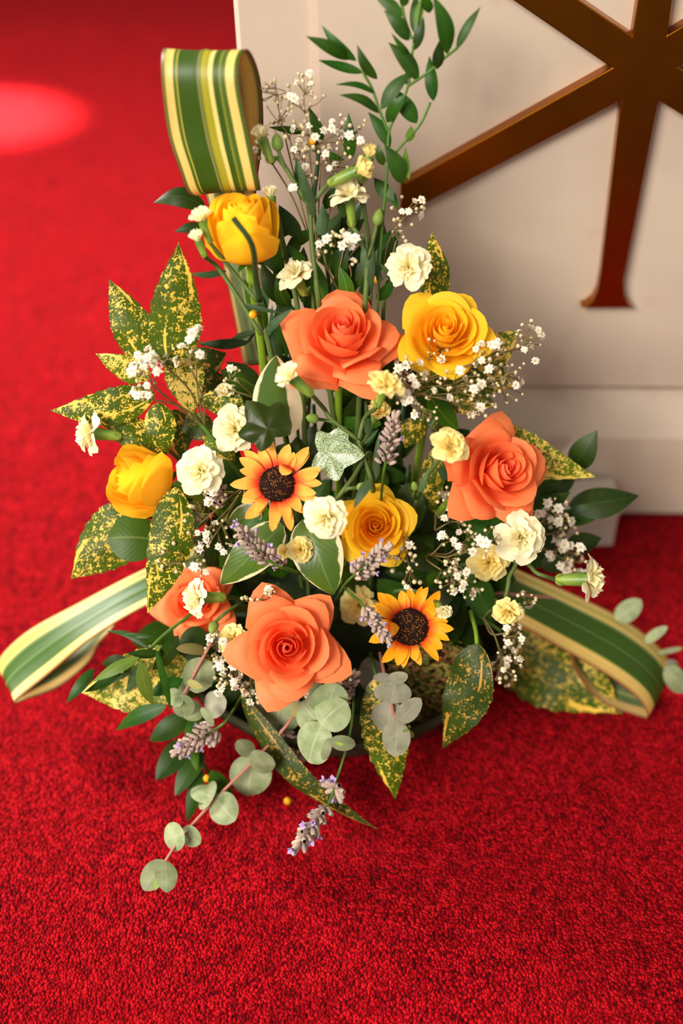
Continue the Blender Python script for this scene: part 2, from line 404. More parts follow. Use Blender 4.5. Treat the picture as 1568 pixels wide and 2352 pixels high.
# brass emblem: outline polygons raised from the panel
def epoly(mb, pts, d0=.012, d1=.024):
    q = [A(x, y, .02) for x, y in pts]; b = len(mb.v); n_ = len(q)
    for d, ins in ((d0, 0), (d1, 0)):
        for x, z in q: mb.v.append(aw(x, d, z))
    for i in range(n_):
        j = (i + 1) % n_
        mb.f.append((b + i, b + j, b + n_ + j, b + n_ + i)); mb.uv.append(((0, 0),) * 4); mb.mi.append(0)
    mb.f.append(tuple(b + n_ + i for i in range(n_))); mb.uv.append(((0, 0),) * n_); mb.mi.append(0)
em = MB()
epoly(em, [(1332, 702), (1345, 698), (1360, 686), (1370, 664), (1378, 620), (1424, 226), (926, 489), (918, 514), (920, 405), (932, 414), (1403, 152), (1165, -12), (1075, -75), (1225, -75),
           (1330, -3), (1450, 79), (1462, 0), (1470, -80), (1553, -80), (1541, 0), (1531, 76), (1640, 10), (1800, -80), (1800, 10), (1555, 150), (1700, 235), (1700, 345), (1510, 226),
           (1430, 640), (1432, 670), (1440, 690), (1452, 702)])
eo = part(altar, 'brass_emblem', em, MAT['brass_dark'], False, 'dark brass six-armed emblem on the altar panel')
md = eo.modifiers.new('b', 'BEVEL'); md.width = .0012; md.segments = 2; md.limit_method = 'ANGLE'

# grey box behind the arrangement
bxr = PY(1405, 1104, 1.06); bx = thing('grey_box', 'low pale grey box on the carpet against the altar foot, right of the flowers', 'box', (bxr.x - .11, bxr.y - .03, 0))
top = bxr.z
part(bx, 'box_body', MB().box((bxr.x - .22, bxr.y - .042, 0.0), (bxr.x, bxr.y, top - .006)), MAT['box_grey'], False)
part(bx, 'lid', MB().box((bxr.x - .222, bxr.y - .044, top - .006), (bxr.x + .002, bxr.y + .002, top)), MAT['box_grey'], False)

pq = [PY(1228, 1128, 1.02), PY(1250, 1080, 1.03), PY(1326, 1004, 1.05), PY(1302, 1080, 1.04), PY(1288, 1118, 1.02)]
ps = thing('paper_sheet', 'folded scrap of white paper leaning on the grey box behind the sideways orange rose', 'paper', pq[0])
mb = MB(); mb.v = [v.copy() for v in pq] + [v + Vector((0, .0012, 0)) for v in pq]
mb.f = [(0, 1, 2), (0, 2, 3), (0, 3, 4), (5, 7, 6), (5, 8, 7), (5, 9, 8), (0, 5, 6, 1), (1, 6, 7, 2), (2, 7, 8, 3), (3, 8, 9, 4), (4, 9, 5, 0)]
mb.uv = [((0, 0),) * len(f) for f in mb.f]; mb.mi = [0] * len(mb.f)
part(ps, 'sheet', mb, MAT['paper_white'], False)

# ------------------------------------------------------------------ bowl and foam
BC = Vector((PY(775, 1450, .83).x, .845 * S, 0)); BR = .150
bowl = thing('flower_bowl', 'shallow dark olive bowl standing on the red carpet under the flowers', 'bowl', BC)
mb = MB()
pr = [(.0, .002), (.085, .002), (.11, .006), (.135, .03), (.147, .058), (.152, .061), (.152, .066), (.146, .066), (.138, .05), (.12, .02), (.0, .012)]
mb.grid(lambda u, v: BC + Vector((math.cos(u * 2 * math.pi) * prof(pr, v)[0] * BR / .15, math.sin(u * 2 * math.pi) * prof(pr, v)[0] * BR / .15, prof(pr, v)[1])), 48, 40, True)
part(bowl, 'body', mb, MAT['bowl_olive'])
FB = BC + Vector((0, .0, .0))
foam = thing('floral_foam', 'dark green block of floral foam in the bowl, hidden under the stems', 'foam', BC + Vector((0, 0, .013)))
mb = MB()
def ff(u, v):
    a = u * 2 * math.pi; r = .085 * (math.sin(min(v, .96) / .96 * math.pi / 2 + 0.0) if v < .5 else 1) 
    pr2 = [(.0, .013), (.085, .016), (.088, .1), (.075, .135), (.0, .145)]
    p = prof(pr2, v); w_ = 1 + .06 * math.sin(a * 5)
    return BC + Vector((math.cos(a) * p[0] * w_, math.sin(a) * p[0] * w_, p[1]))
mb.grid(ff, 20, 12, True); part(foam, 'foam_block', mb, MAT['foam_green'])
def root(p, spread=.05):
    d = Vector((p.x - BC.x, p.y - BC.y, 0)); k = min(d.length, spread) / (d.length + 1e-6)
    return Vector((BC.x + d.x * k + U(-.01, .01), BC.y + d.y * k + U(-.01, .01), U(.09, .12)))
def pathpx(lst, n=None):
    pts = [P(*q) if len(q) < 4 else PY(q[0], q[1], q[3]) for q in lst]
    return crom(pts, n or max(6, 5 * (len(pts) - 1)))
def bez(a, da, b, n=8):
    L = (b - a).length; c = a + da * L * .45
    return [a * (1 - t) ** 2 + c * 2 * t * (1 - t) + b * t * t for t in [i / n for i in range(n + 1)]]

# ------------------------------------------------------------------ leaves
SHAPE = {'lance': (.8, 1.15), 'ovate': (.55, .85), 'aucuba': (.72, 1.2), 'round': (.46, .56), 'blade': (.3, .9), 'oval': (.55, .6), 'spoon': (.9, .5), 'heart': (.35, .6)}
def leaf_mb(B, T, N, wid, shape='lance', bend=.08, fold=.12, curve=0.0, serr=0.0, wav=.0, nu=6, nv=12, mb=None, twist=0.0):
    ax = T - B; L = ax.length; ax = ax / L
    N = (N - ax * N.dot(ax)); N = N.normalized() if N.length > 1e-5 else ax.orthogonal().normalized()
    sd = ax.cross(N)
    a, b = SHAPE[shape]; mx = (a / (a + b)) ** a * (b / (a + b)) ** b
    ph = U(0, 6.28); fr = U(9, 14)
    def fn(u, v):
        s = u * 2 - 1; vv = .004 + v * .992
        h = vv ** a * (1 - vv) ** b / mx * wid * .5
        if serr: h *= 1 + serr * (((v * 9) % 1.0) - .5) * (v > .25)
        tw = twist * (v - .5); ct, st = math.cos(tw), math.sin(tw)
        sv = sd * ct + N * st; nv_ = N * ct - sd * st
        c = B + ax * (L * v) + N * (bend * L * math.sin(math.pi * v)) + sd * (curve * L * math.sin(math.pi * v))
        z = -fold * abs(s) ** 1.3 * h + wav * h * math.sin(fr * v + ph + (1.5 if s > 0 else 0)) * abs(s) ** 1.5
        return c + sv * (h * s) + nv_ * z
    mb = mb or MB(); mb.grid(fn, nu, nv); return mb
def LF(t, b, tp, wpx, mat, off=0.0, toff=None, tilt=None, name='leaf', shape='lance', label=None, nv=12, petiole=None, **kw):
    """one leaf of thing t between two pixels, wpx wide"""
    B = P(b[0], b[1], off); T = P(tp[0], tp[1], off + U(-.012, .012) if toff is None else toff)
    mid = (B + T) / 2; ax = (T - B).normalized()
    N = (CAM - mid).normalized()
    tl = U(-.35, .35) if tilt is None else tilt
    N = (N - ax * N.dot(ax)).normalized(); N = Quaternion(ax, tl) @ N
    if shape == 'lance' and 'curve' not in kw: kw['curve'] = U(-.07, .07); kw.setdefault('bend', U(.04, .16))
    mb = leaf_mb(B, T, N, wpx * pm(mid) / max(.35, math.cos(tl)), shape, nv=nv, **kw)
    return part(t, name, mb, MAT[mat], True, label)

# ------------------------------------------------------------------ roses
def rose_petal(pf, phi, W, k, pw, ovl, roll, jit, nu=8, nv=9, flick=0.0):
    ph = U(0, 6.28)
    mb = MB()
    def fn(u, v):
        s = u * 2 - 1
        vt = v * (1 - k * abs(s) ** pw)
        r, z = prof(pf, vt)
        r += ovl * s * (0.3 + v)
        rr = roll * abs(s) ** 2.2 * v ** 2
        r += .35 * rr; z -= rr
        fl_ = flick * max(0, v - .75) / .25 * (1 - abs(s)) 
        r += fl_ * .6; z -= fl_ * .5
        a = phi + s * W * (1 - .12 * v)
        wv = jit * v * math.sin(3.1 * s + ph)
        return Vector(((r + wv) * math.cos(a), (r + wv) * math.sin(a), z + wv * .7))
    return mb.grid(fn, nu, nv)
OPEN = [  # n, profile (r,z), W, k, pw, ovl, roll, material is heart?
    (3, [(.01, -.2), (.07, .1), (.09, .34), (.05, .46)], 1.7, .10, 2, .02, .0, 1),
    (3, [(.02, -.25), (.15, .08), (.18, .34), (.16, .50)], 1.4, .14, 2, .03, .0, 1),
    (4, [(.03, -.3), (.25, .04), (.29, .30), (.30, .52)], 1.15, .18, 1.8, .04, .03, 0),
    (4, [(.04, -.3), (.34, .0), (.42, .27), (.47, .47)], 1.05, .22, 1.7, .04, .07, 0),
    (5, [(.05, -.34), (.42, -.06), (.57, .20), (.70, .33)], .88, .32, 1.4, .04, .2, 0),
    (5, [(.05, -.38), (.46, -.15), (.74, .06), (.97, .05)], .82, .44, 1.15, .04, .24, 0),
    (5, [(.05, -.42), (.46, -.26), (.82, -.10), (1.18, -.16)], .76, .48, 1.08, .04, .28, 0)]
FULL = [
    (3, [(.01, -.2), (.05, .1), (.07, .38), (.05, .52)], 1.8, .08, 2, .02, .0, 1),
    (3, [(.02, -.25), (.13, .08), (.17, .36), (.16, .53)], 1.5, .10, 2, .03, .0, 1),
    (4, [(.03, -.3), (.24, .04), (.29, .32), (.30, .52)], 1.2, .12, 2, .04, .02, 0),
    (4, [(.04, -.3), (.33, .0), (.42, .28), (.46, .47)], 1.05, .15, 2, .05, .04, 0),
    (5, [(.05, -.34), (.44, -.08), (.57, .22), (.65, .38)], .9, .2, 1.8, .05, .08, 0),
    (5, [(.05, -.38), (.52, -.16), (.72, .10), (.88, .20)], .82, .26, 1.5, .04, .12, 0),
    (5, [(.05, -.42), (.55, -.22), (.84, .0), (1.1, .02)], .76, .4, 1.2, .04, .2, 0)]
BUD = [
    (3, [(.01, -.2), (.06, .2), (.08, .62), (.05, .80)], 1.7, .10, 2, .02, .0, 1),
    (3, [(.02, -.3), (.18, .1), (.22, .55), (.17, .82)], 1.5, .10, 2, .05, .0, 0),
    (3, [(.03, -.5), (.34, -.1), (.38, .45), (.32, .84)], 1.4, .12, 2, .07, .02, 0),
    (3, [(.03, -.7), (.52, -.3), (.58, .32), (.50, .82)], 1.35, .14, 2, .08, .05, 0),
    (3, [(.03, -.85), (.64, -.5), (.76, .2), (.74, .74)], 1.25, .2, 1.8, .08, .12, 0),
    (3, [(.03, -.9), (.70, -.6), (.88, .0), (.98, .5)], 1.0, .28, 1.6, .08, .2, 0)]
def rose(label, c, Rpx, fc, kind, col, off=0.0, spin=0.0, group=None, leaves=(), rsc=1.0, sides=8):
    C = P(c[0], c[1], off); R = Rpx * pm(C); ax = face(*fc)
    base = C - ax * R * (.42 if kind is not BUD else .85)
    rt = root(C)
    t = thing('rose', label, 'rose', rt, group)
    F = Matrix.Translation(-Vector(t.location)) @ frame(C, ax, spin, R)
    phi = U(0, 6.28)
    for li, (n_, pf, W, k, pw, ovl, roll, hr) in enumerate(kind):
        phi += 2.4
        for i in range(n_):
            j = U(-.03, .03)
            dz = U(-.11, .11); pf2 = [(r * (1 + j), z + dz * max(0, r - .15)) for r, z in pf]
            mb = rose_petal(pf2, phi + i * 2 * math.pi / n_ + U(-.12, .12), W * U(.92, 1.08), k, pw, ovl, roll * U(.6, 1.3), .012, flick=.05 if li > 3 else 0)
            mname = col + '_heart' if (hr and col == 'orange') else col + '_petal'
            link('petal', mb.mesh('petal', MAT[mname]), t, F)
    st = bez(base, -ax, rt, 10)
    part(t, 'stem', MB().tube(st, .0032, 7), MAT['stem_bright'])
    for i in range(5):
        a = i * 1.257 + spin
        d = frame(Vector((0, 0, 0)), ax) @ Vector((math.cos(a), math.sin(a), .1))
        B = base + ax * R * .02; T = B + d * R * .7 - ax * R * .12
        part(t, 'sepal', leaf_mb(B, T, ax, R * .22, 'lance', .05, .2, nu=4, nv=6), MAT['salal_leaf'])
    for a in leaves: LF(t, *a[:3], a[3], off=a[4] if len(a) > 4 else off + .02, shape='ovate', serr=.05, nv=18)
    return t

rose('orange rose, upper one, wide open beside the open yellow rose', (783, 782), 136, (.04, .55, 1), OPEN, 'orange', -.005, .3, leaves=[((800, 880), (722, 880), 30, 'olive_leaf', .0)])
rose('orange rose at the right, turned sideways, above a pale yellow carnation', (1140, 1085), 128, (.42, .16, 1), OPEN, 'orange', .0, 1.2)
rose('lowest orange rose, the largest, fully open at the front', (660, 1486), 130, (.02, .08, 1), OPEN, 'orange', -.03, 2.1)
rose('orange rose at the lower left, half hidden by a small carnation', (445, 1380), 92, (-.05, .35, 1), OPEN, 'orange', .04, 0.4)
rose('closed yellow rose at the top, just under the striped leaf loop', (560, 528), 88, (-.1, .8, .75), BUD, 'yellow', -.012, .8)
rose('open yellow rose at the upper right, beside the orange rose', (1018, 768), 106, (.02, .28, 1), FULL, 'yellow', .0, 1.0)
rose('closed yellow rose at the far left, facing left', (325, 1103), 82, (-.85, .2, .75), BUD, 'yellow', .0, .2)
rose('full yellow rose at the centre, above a lavender head', (860, 1210), 90, (.02, .12, 1), FULL, 'yellow', .015, 2.6)

# ------------------------------------------------------------------ carnations
def carn_petal(pf, phi, W, ruf, k, ph):
    mb = MB()
    f1, f2 = U(3.2, 5.2), U(9, 13)
    def fn(u, v):
        s = u * 2 - 1
        vt = v * (1 - k * abs(s) ** 3) * (1 + .04 * math.sin(f2 * s + ph) * v)
        r, z = prof(pf, vt)
        a = phi + s * W * (.45 + .55 * min(1, v * 1.7))
        wv = ruf * v ** 1.5 * (math.sin(f1 * s + ph) + .22 * math.sin(f2 * s + 2 * ph))
        return Vector(((r - wv * .5) * math.cos(a), (r - wv * .5) * math.sin(a), z + wv))
    return mb.grid(fn, 10, 7)
def carn_kind(op):
    def mixp(a, b): return [(lerp(p[0], q[0], op), lerp(p[1], q[1], op)) for p, q in zip(a, b)]
    return [
        (6, mixp([(.06, -.3), (.2, .1), (.36, .45), (.30, .80)], [(.06, -.35), (.28, -.02), (.68, .12), (1.02, .0)]), .60, .085, .22),
        (6, mixp([(.05, -.3), (.15, .1), (.24, .45), (.17, .76)], [(.05, -.3), (.2, .06), (.5, .28), (.80, .32)]), .60, .11, .22),
        (6, mixp([(.04, -.3), (.10, .1), (.16, .45), (.12, .8)], [(.04, -.3), (.14, .1), (.33, .38), (.54, .52)]), .66, .12, .2),
        (5, mixp([(.03, -.3), (.06, .1), (.08, .45), (.06, .8)], [(.03, -.3), (.07, .1), (.15, .4), (.27, .60)]), .8, .10, .2)]
CK = {}
for key, op in (('open', 1.0), ('half', .55), ('tight', .3)):
    CK[key] = []
    for (n_, pf, W, ruf, k) in carn_kind(op):
        CK[key].append((n_, [carn_petal([(r * U(.93, 1.07), z + U(-.03, .03)) for r, z in pf], 0, W * U(.9, 1.1), ruf * (.45 + .55 * op), k, U(0, 6)).mesh('petal', [MAT['cream_petal']]) for _ in range(3)]))
CKL = {k: [(n_, [m.copy() for m in ms]) for n_, ms in v] for k, v in CK.items()}
for v in CKL.values():
    for n_, ms in v:
        for m in ms: m.materials[0] = MAT['lemon_petal']
def calyx_mesh():
    mb = MB()
    pr = [(.02, 0), (.13, .03), (.19, .25), (.22, .6), (.235, .86), (.245, 1.0)]
    def fn(u, v):
        a = u * 2 * math.pi; r, z = prof(pr, v)
        if v > .8: z += (v - .8) / .2 * .16 * (abs(math.cos(2.5 * a)) - .5)
        return Vector((r * math.cos(a), r * math.sin(a), z))
    mb.grid(fn, 20, 10, True)
    for i in range(4):   # bracts at the foot
        a = i * math.pi / 2; d = Vector((math.cos(a), math.sin(a), 0))
        leaf_mb(d * .12 + Vector((0, 0, .0)), d * .25 + Vector((0, 0, .3)), d, .16, 'ovate', .1, .1, nu=2, nv=4, mb=mb)
    return mb.mesh('calyx', [MAT['calyx_green']])
CALYX = calyx_mesh()
def bud_mesh():
    mb = MB(); pr = [(.05, -1), (.5, -.7), (.68, -.1), (.5, .6), (.18, 1.0), (.02, 1.1)]
    mb.grid(lambda u, v: Vector((prof(pr, v)[0] * (1 + .06 * math.cos(5 * u * 2 * math.pi)) * math.cos(u * 2 * math.pi), prof(pr, v)[0] * (1 + .06 * math.cos(5 * u * 2 * math.pi)) * math.sin(u * 2 * math.pi), prof(pr, v)[1])), 12, 8, True)
    return mb.mesh('bud', [MAT['bud_green']])
BUDM = bud_mesh()
def bloom(t, c, Rpx, fc, kind='open', cal=None, off=0.0, lemon=False, stem=None, cw=1.0):
    """a bloom with its calyx on thing t; stem = list of px points or a Vector where its stalk ends"""
    C = P(c[0], c[1], off); R = Rpx * pm(C); ax = face(*fc)
    F = frame(C, ax, U(0, 6.28), R)
    Tm = Matrix.Translation(-Vector(t.location))
    H = (cal or Rpx * .95) * pm(C)
    cb = C - ax * (H * 1.0 + R * .02)
    Fc = frame(cb, ax, U(0, 6), 1.0) @ Matrix.Diagonal((H * .95 * cw, H * .95 * cw, H, 1))
    co = link('calyx', CALYX, t, Tm @ Fc)
    Fci = (Tm @ Fc).inverted()
    phi = U(0, 6)
    for n_, ms in (CKL if lemon else CK)[kind]:
        phi += 1.1
        for i in range(n_):
            link('petal', random.choice(ms), co, Fci @ Tm @ F @ Matrix.Rotation(phi + i * 2 * math.pi / n_ + U(-.15, .15), 4, 'Z') @ Matrix.Rotation(U(-.2, .2), 4, 'Y'))
    if stem is None: return cb, ax
    pts = [P(*q) for q in stem] if isinstance(stem, list) else [stem]
    if len(pts) == 1: path = bez(cb + ax * H * .02, -ax, pts[0], 8)
    else: path = crom([cb + ax * H * .02] + pts, 4 * len(pts) + 4)
    part(t, 'stalk', MB().tube(path, .0017, 6), MAT['stem_grey'])
    return cb, ax
def gbud(t, c, rpx, fc, stem, off=0.0, squash=1.0):
    C = P(c[0], c[1], off); r = rpx * pm(C); ax = face(*fc)
    link('bud', BUDM, t, Matrix.Translation(-Vector(t.location)) @ frame(C, ax, 0, r))
    part(t, 'stalk', MB().tube(crom([C - ax * r * .9] + [P(*q) for q in stem], 6), .0014, 6), MAT['stem_grey'])
def carnation(label, c, Rpx, fc, kind='open', cal=None, off=0.0, lemon=False, stem=None, leaves=(), buds=(), group=None):
    C = P(c[0], c[1], off)
    rt = root(C)
    t = thing('carnation', label, 'carnation', rt, group)
    cb, ax = bloom(t, c, Rpx, fc, kind, cal, off, lemon)
    if stem: path = crom([cb] + [P(*q) for q in stem] + [rt], 6 * (len(stem) + 1))
    else: path = bez(cb, -ax, rt, 10)
    part(t, 'stem', MB().tube(path, .0017, 6), MAT['stem_grey'])
    for b, tp, wpx in leaves: LF(t, b, tp, wpx, 'blade_leaf', off + .005, shape='blade', nv=8)
    for b in buds: gbud(t, *b)
    return t
carnation('cream carnation facing out, above the open yellow rose', (938, 614), 54, (.0, .1, 1), off=.0, cal=50, stem=[(905, 640, .03), (880, 720, .05)],
          leaves=[((872, 650), (862, 590), 14), ((900, 640), (872, 605), 16)])
carnation('small cream carnation tilted left, just above the upper orange rose', (680, 632), 46, (-.35, .75, .75), off=.0, cal=58, stem=[(720, 720, .04)])
carnation('round cream carnation at the left, beside the soft orange sunflower', (460, 1080), 58, (-.05, .1, 1), off=-.01)
carnation('cream carnation at the left, partly behind a dark ivy leaf', (540, 985), 56, (-.12, .15, 1), off=.012)
carnation('cream carnation at the centre, overlapping a sunflower and a yellow rose', (748, 1188), 54, (-.2, -.4, .95), cal=62, off=-.04, stem=[(805, 1105, -.02), (850, 1060, .03)],
          leaves=[((848, 1105), (812, 1168), 24)], buds=[((831, 1118), 15, (.9, .2, .5), [(800, 1122, -.03), (790, 1130, -.02)], -.03)])
carnation('large pale yellow carnation at the right, under the orange rose', (1195, 1235), 60, (.05, -.05, 1), off=-.01)
carnation('pale yellow carnation at the right, crossed by white sprigs', (1122, 1292), 48, (-.05, -.1, 1), off=.012, lemon=True)
carnation('pale yellow carnation at the far right, seen from the side, facing right', (1350, 1330), 54, (1.0, .05, .38), cal=74, off=.0, stem=[(1235, 1318, .0), (1160, 1290, .03)])
carnation('small pale yellow carnation hanging down over the right striped leaf', (1164, 1404), 37, (-.02, -.55, .9), cal=44, off=-.015, stem=[(1168, 1330, .0), (1160, 1290, .02)], lemon=True)
carnation('pale yellow carnation left of the sideways orange rose', (1032, 1026), 46, (.25, .4, .9), cal=58, off=-.04, lemon=True, stem=[(975, 1100, .0), (960, 1140, .03)],
          buds=[((952, 1117), 13, (-.2, .7, .6), [(950, 1140, .02), (960, 1150, .04)], .0)], leaves=[((965, 1130), (985, 1075), 14)])
carnation('pale cream carnation at the far left, seen from the side, facing left', (212, 995), 55, (-1.0, .1, .25), cal=66, off=.01, stem=[(330, 1015, .02), (400, 1045, .05)])
carnation('small cream carnation in front of the lower left orange rose', (455, 1374), 50, (-.95, -.02, .4), cal=66, off=-.005, stem=[(545, 1375, .02)],
          buds=[((490, 1441), 17, (-.3, -.8, .5), [(515, 1410, .0), (560, 1380, .02)], .0)])
carnation('cream carnation bud above the left carnations', (517, 902), 30, (.05, .7, .8), 'half', 44, off=.02)
carnation('small double pale yellow carnation above the lowest orange rose', (690, 1262), 33, (.1, .2, 1), off=.0, lemon=True)
carnation('small pale yellow carnation tucked beside the small double one, left of it', (655, 1268), 26, (-.4, .2, 1), 'half', 36, off=.005, lemon=True)
carnation('deep yellow carnation in shade between the lowest rose and the bright sunflower', (824, 1390), 46, (-.05, .15, 1), off=.04, lemon=True)
carnation('small white-cream carnation bud at the right edge of the bright sunflower', (1018, 1402), 27, (.3, -.35, 1), 'half', 40, off=-.02, lemon=False)
carnation('pale yellow carnation half hidden behind the left edge of the lowest rose', (533, 1470), 40, (-.5, .2, .9), off=.0, lemon=True)
# sprays carrying several blooms on one stem
def spray(label, rootpx, main, leaves=(), off=0.0):
    rt = root(P(*rootpx)) if len(rootpx) == 2 else P(*rootpx)
    t = thing('carnation_spray', label, 'carnation', rt)
    pts = crom([P(*q) for q in main] + [rt], 6 * len(main))
    part(t, 'stem', MB().tube(pts, [lerp(.0017, .0026, i / (len(pts) - 1)) for i in range(len(pts))], 6), MAT['stem_grey'])
    mb = MB()
    for b, tp, wpx in leaves: LF(t, b, tp, wpx, 'blade_leaf', off, shape='blade', nv=8)
    return t
t = spray('carnation stem in the upper middle with opening buds, below the tall ruscus', (800, 900), [(712, 478), (716, 560), (730, 680), (745, 800, .03)],
          leaves=[((716, 480), (682, 360), 24), ((735, 540), (742, 468), 26), ((720, 500), (700, 400), 20), ((745, 530), (795, 478), 18)])
bloom(t, (602, 318), 40, (-.35, .9, .25), 'tight', 58, -.005, stem=[(640, 365), (680, 425), (712, 478)], cw=.95)
gbud(t, (637, 328), 20, (-.1, .9, .3), [(642, 355), (655, 385)])
bloom(t, (820, 392), 50, (.95, .35, .3), 'tight', 74, -.01, lemon=True, stem=[(738, 440), (712, 478)], cw=.9)
t = spray('carnation stem in the upper middle with one frilled bloom seen from below', (810, 900), [(822, 545), (842, 590), (838, 700), (830, 820, .03)],
          leaves=[((840, 640), (868, 570), 22), ((845, 680), (858, 560), 18), ((835, 620), (838, 540), 16)])
bloom(t, (802, 450), 48, (-.1, .9, .5), 'open', 72, .005, stem=[(826, 545), (840, 590)], cw=.75)
gbud(t, (868, 500), 19, (.2, .95, .2), [(862, 530), (852, 570), (844, 592)])
t = spray('carnation stem with a pale yellow opening bud, behind the top buds', (830, 900), [(835, 470, .02), (850, 600, .03), (845, 760, .04)])
bloom(t, (846, 360), 38, (.3, .9, .3), 'tight', 60, .012, lemon=True, stem=[(828, 420, .015), (832, 470, .02)])
t = spray('carnation stem at the upper left leaning in front of the closed yellow rose', (700, 900), [(590, 690), (600, 760, .02), (625, 830, .03)],
          leaves=[((565, 530), (632, 572), 14), ((555, 525), (538, 495), 20), ((600, 700), (580, 650), 18), ((612, 760), (672, 708), 20), ((618, 770), (625, 700), 12), ((560, 700), (655, 720), 12)])
bloom(t, (466, 505), 42, (-.25, .9, .5), 'half', 56, -.015, stem=[(540, 630), (590, 690)])
bloom(t, (455, 552), 34, (-.35, .85, .45), 'tight', 42, -.02, stem=[(500, 615), (545, 680), (600, 770)])
part(t, 'bare_stalk', MB().tube(pathpx([(535, 500, -.06), (578, 562, -.055), (588, 640, -.02), (596, 690, 0)]), [.0022] * 16, 6), MAT['stem_dark'])
t = spray('carnation stem with a side bloom, at the upper left beside the striped leaf loop', (700, 900), [(640, 500, .01), (660, 620, .03), (690, 780, .04)])
bloom(t, (622, 452), 34, (-.1, 1, .2), 'tight', 50, .005, stem=[(640, 500, .01)])
t = spray('forked carnation stem at the centre with a cream bud and a frilled bloom', (860, 1200), [(822, 1010), (838, 1060), (852, 1105), (856, 1160, .03)],
          leaves=[((862, 1100), (872, 990), 18), ((846, 1000), (838, 920), 18), ((836, 1020), (870, 985), 8)])
bloom(t, (668, 866), 48, (-.75, .6, .55), 'half', 70, -.045, stem=[(745, 940), (760, 962), (822, 1010)], cw=.9)
gbud(t, (718, 961), 17, (-.8, .1, .6), [(745, 965), (768, 970)], -.01)
bloom(t, (884, 886), 46, (.3, .8, .7), 'open', 62, -.045, lemon=True, stem=[(838, 960), (824, 1008)], cw=.85)
bloom(t, (868, 945), 38, (.2, .4, .9), 'half', 50, .02, lemon=True, stem=[(840, 1010, .02), (826, 1025)])

# ------------------------------------------------------------------ sunflowers
def sunflower(label, c, Rpx, rd, fc, mat, off, fold_in=None):
    C = P(c[0], c[1], off); u = pm(C); R = Rpx * u; d = rd * u; ax = face(*fc)
    rt = root(C); t = thing('sunflower', label, 'sunflower', rt)
    F = Matrix.Translation(-Vector(t.location)) @ frame(C, ax, 0, 1)
    ns = [(14, 1.0, -.02), (13, .92, .10)]
    for li, (n_, sc, tz) in enumerate(ns):
        for i in range(n_):
            a = i * 2 * math.pi / n_ + U(-.12, .12) + li * .2; e = Vector((math.cos(a), math.sin(a), 0)); L = R * sc * U(.82, 1.06)
            B = e * d * .8 + Vector((0, 0, -.002)); T = e * L + Vector((0, 0, L * (tz + U(-.16, .14))))
            mb = leaf_mb(B, T, Quaternion(e, U(-.4, .4)) @ Vector((0, 0, 1)), R * U(.20, .29), 'oval', U(.0, .10), -.18, U(-.05, .05), nu=4, nv=9, twist=U(-.4, .4))
            link('ray_petal', mb.mesh('ray_petal', MAT[mat]), t, F)
    if fold_in:
        for a in fold_in:
            e = Vector((math.cos(a), math.sin(a), 0))
            mb = leaf_mb(e * d * 1.15 + Vector((0, 0, .003)), e * d * .55 + Vector((0, 0, d * .55)), Vector((0, 0, 1)) + e * .4, R * .3, 'oval', .15, -.2, nu=4, nv=8)
            link('ray_petal', mb.mesh('ray_petal', MAT[mat]), t, F)
    mb = MB(); mb.grid(lambda u_, v_: Vector((d * math.sin(v_ * 1.5) * math.cos(u_ * 6.283), d * math.sin(v_ * 1.5) * math.sin(u_ * 6.283), d * .42 * math.cos(v_ * 1.5))), 20, 6, True)
    link('disc', mb.mesh('disc', MAT['disc_brown']), t, F)
    mb = MB()
    for k in range(260):
        rr = math.sqrt((k + .5) / 260); a = k * 2.39996; v_ = math.asin(min(.99, rr)); q = Vector((d * rr * math.cos(a), d * rr * math.sin(a), d * .42 * math.cos(v_)))
        og = rnd() < (.34 if rr < .8 else .12)
        mb.ball(q + Vector((U(-1, 1), U(-1, 1), 0)) * d * .03, d * (.042 if og else .05), 4, 3, 1 if og else 0, (1, 1, 1.9))
    o = link('disc_florets', mb.mesh('disc_florets', [MAT['disc_brown'], MAT['disc_orange']]), t, F); o['kind'] = 'stuff'
    part(t, 'stem', MB().tube(bez(C - ax * .004, -ax, rt, 8), .003, 6), MAT['stem_green'])
    for i in range(7):
        a = i * .9; dd = frame(Vector(), ax) @ Vector((math.cos(a), math.sin(a), 0))
        part(t, 'sepal', leaf_mb(C - ax * .005, C + dd * R * .6 - ax * .008, ax, R * .2, 'lance', .0, .1, nu=2, nv=5), MAT['salal_leaf'])
sunflower('soft orange sunflower with a dark disc, left of the centre', (636, 1112), 108, 41, (-.02, .08, 1), 'sun_petal_soft', -.012, fold_in=[1.0])
sunflower('bright yellow sunflower with a dark disc, at the lower right of the lowest rose', (940, 1440), 104, 43, (-.05, .12, 1), 'sun_petal_bright', -.01, fold_in=[3.3])

# ------------------------------------------------------------------ striped leaf loops
def ribbon(label, secs, mat, n=60, flip=False):
    L = [PY(*s[0]) for s in secs]; R = [PY(*s[1]) for s in secs]
    lc, rc = crom(L, n), crom(R, n)
    t = thing('striped_leaf_loop', label, 'leaf', (lc[0] + rc[0]) / 2)
    mb = MB()
    def fn(u, v):
        i = int(round(v * n)); a, b = lc[i], rc[i]
        nn = (b - a).cross(lc[min(i + 1, n)] - lc[max(i - 1, 0)])
        nn = nn.normalized() if nn.length > 1e-9 else Vector((0, 0, 1))
        return a.lerp(b, u) + nn * (.02 * (b - a).length * math.sin(math.pi * u) * (1 - .8 * abs(math.sin(math.pi * u)) * (abs(u - .5) < .05)))
    mb.grid(fn, 14, n)
    o = part(t, 'blade', mb, [MAT[mat], MAT['ribbon_inside'], MAT['ribbon_edge']] if flip else [MAT['ribbon_inside'], MAT[mat], MAT['ribbon_edge']])
    md = o.modifiers.new('thick', 'SOLIDIFY'); md.thickness = .0009; md.offset = 0; md.material_offset = RIB_IN; md.material_offset_rim = 2
    return t
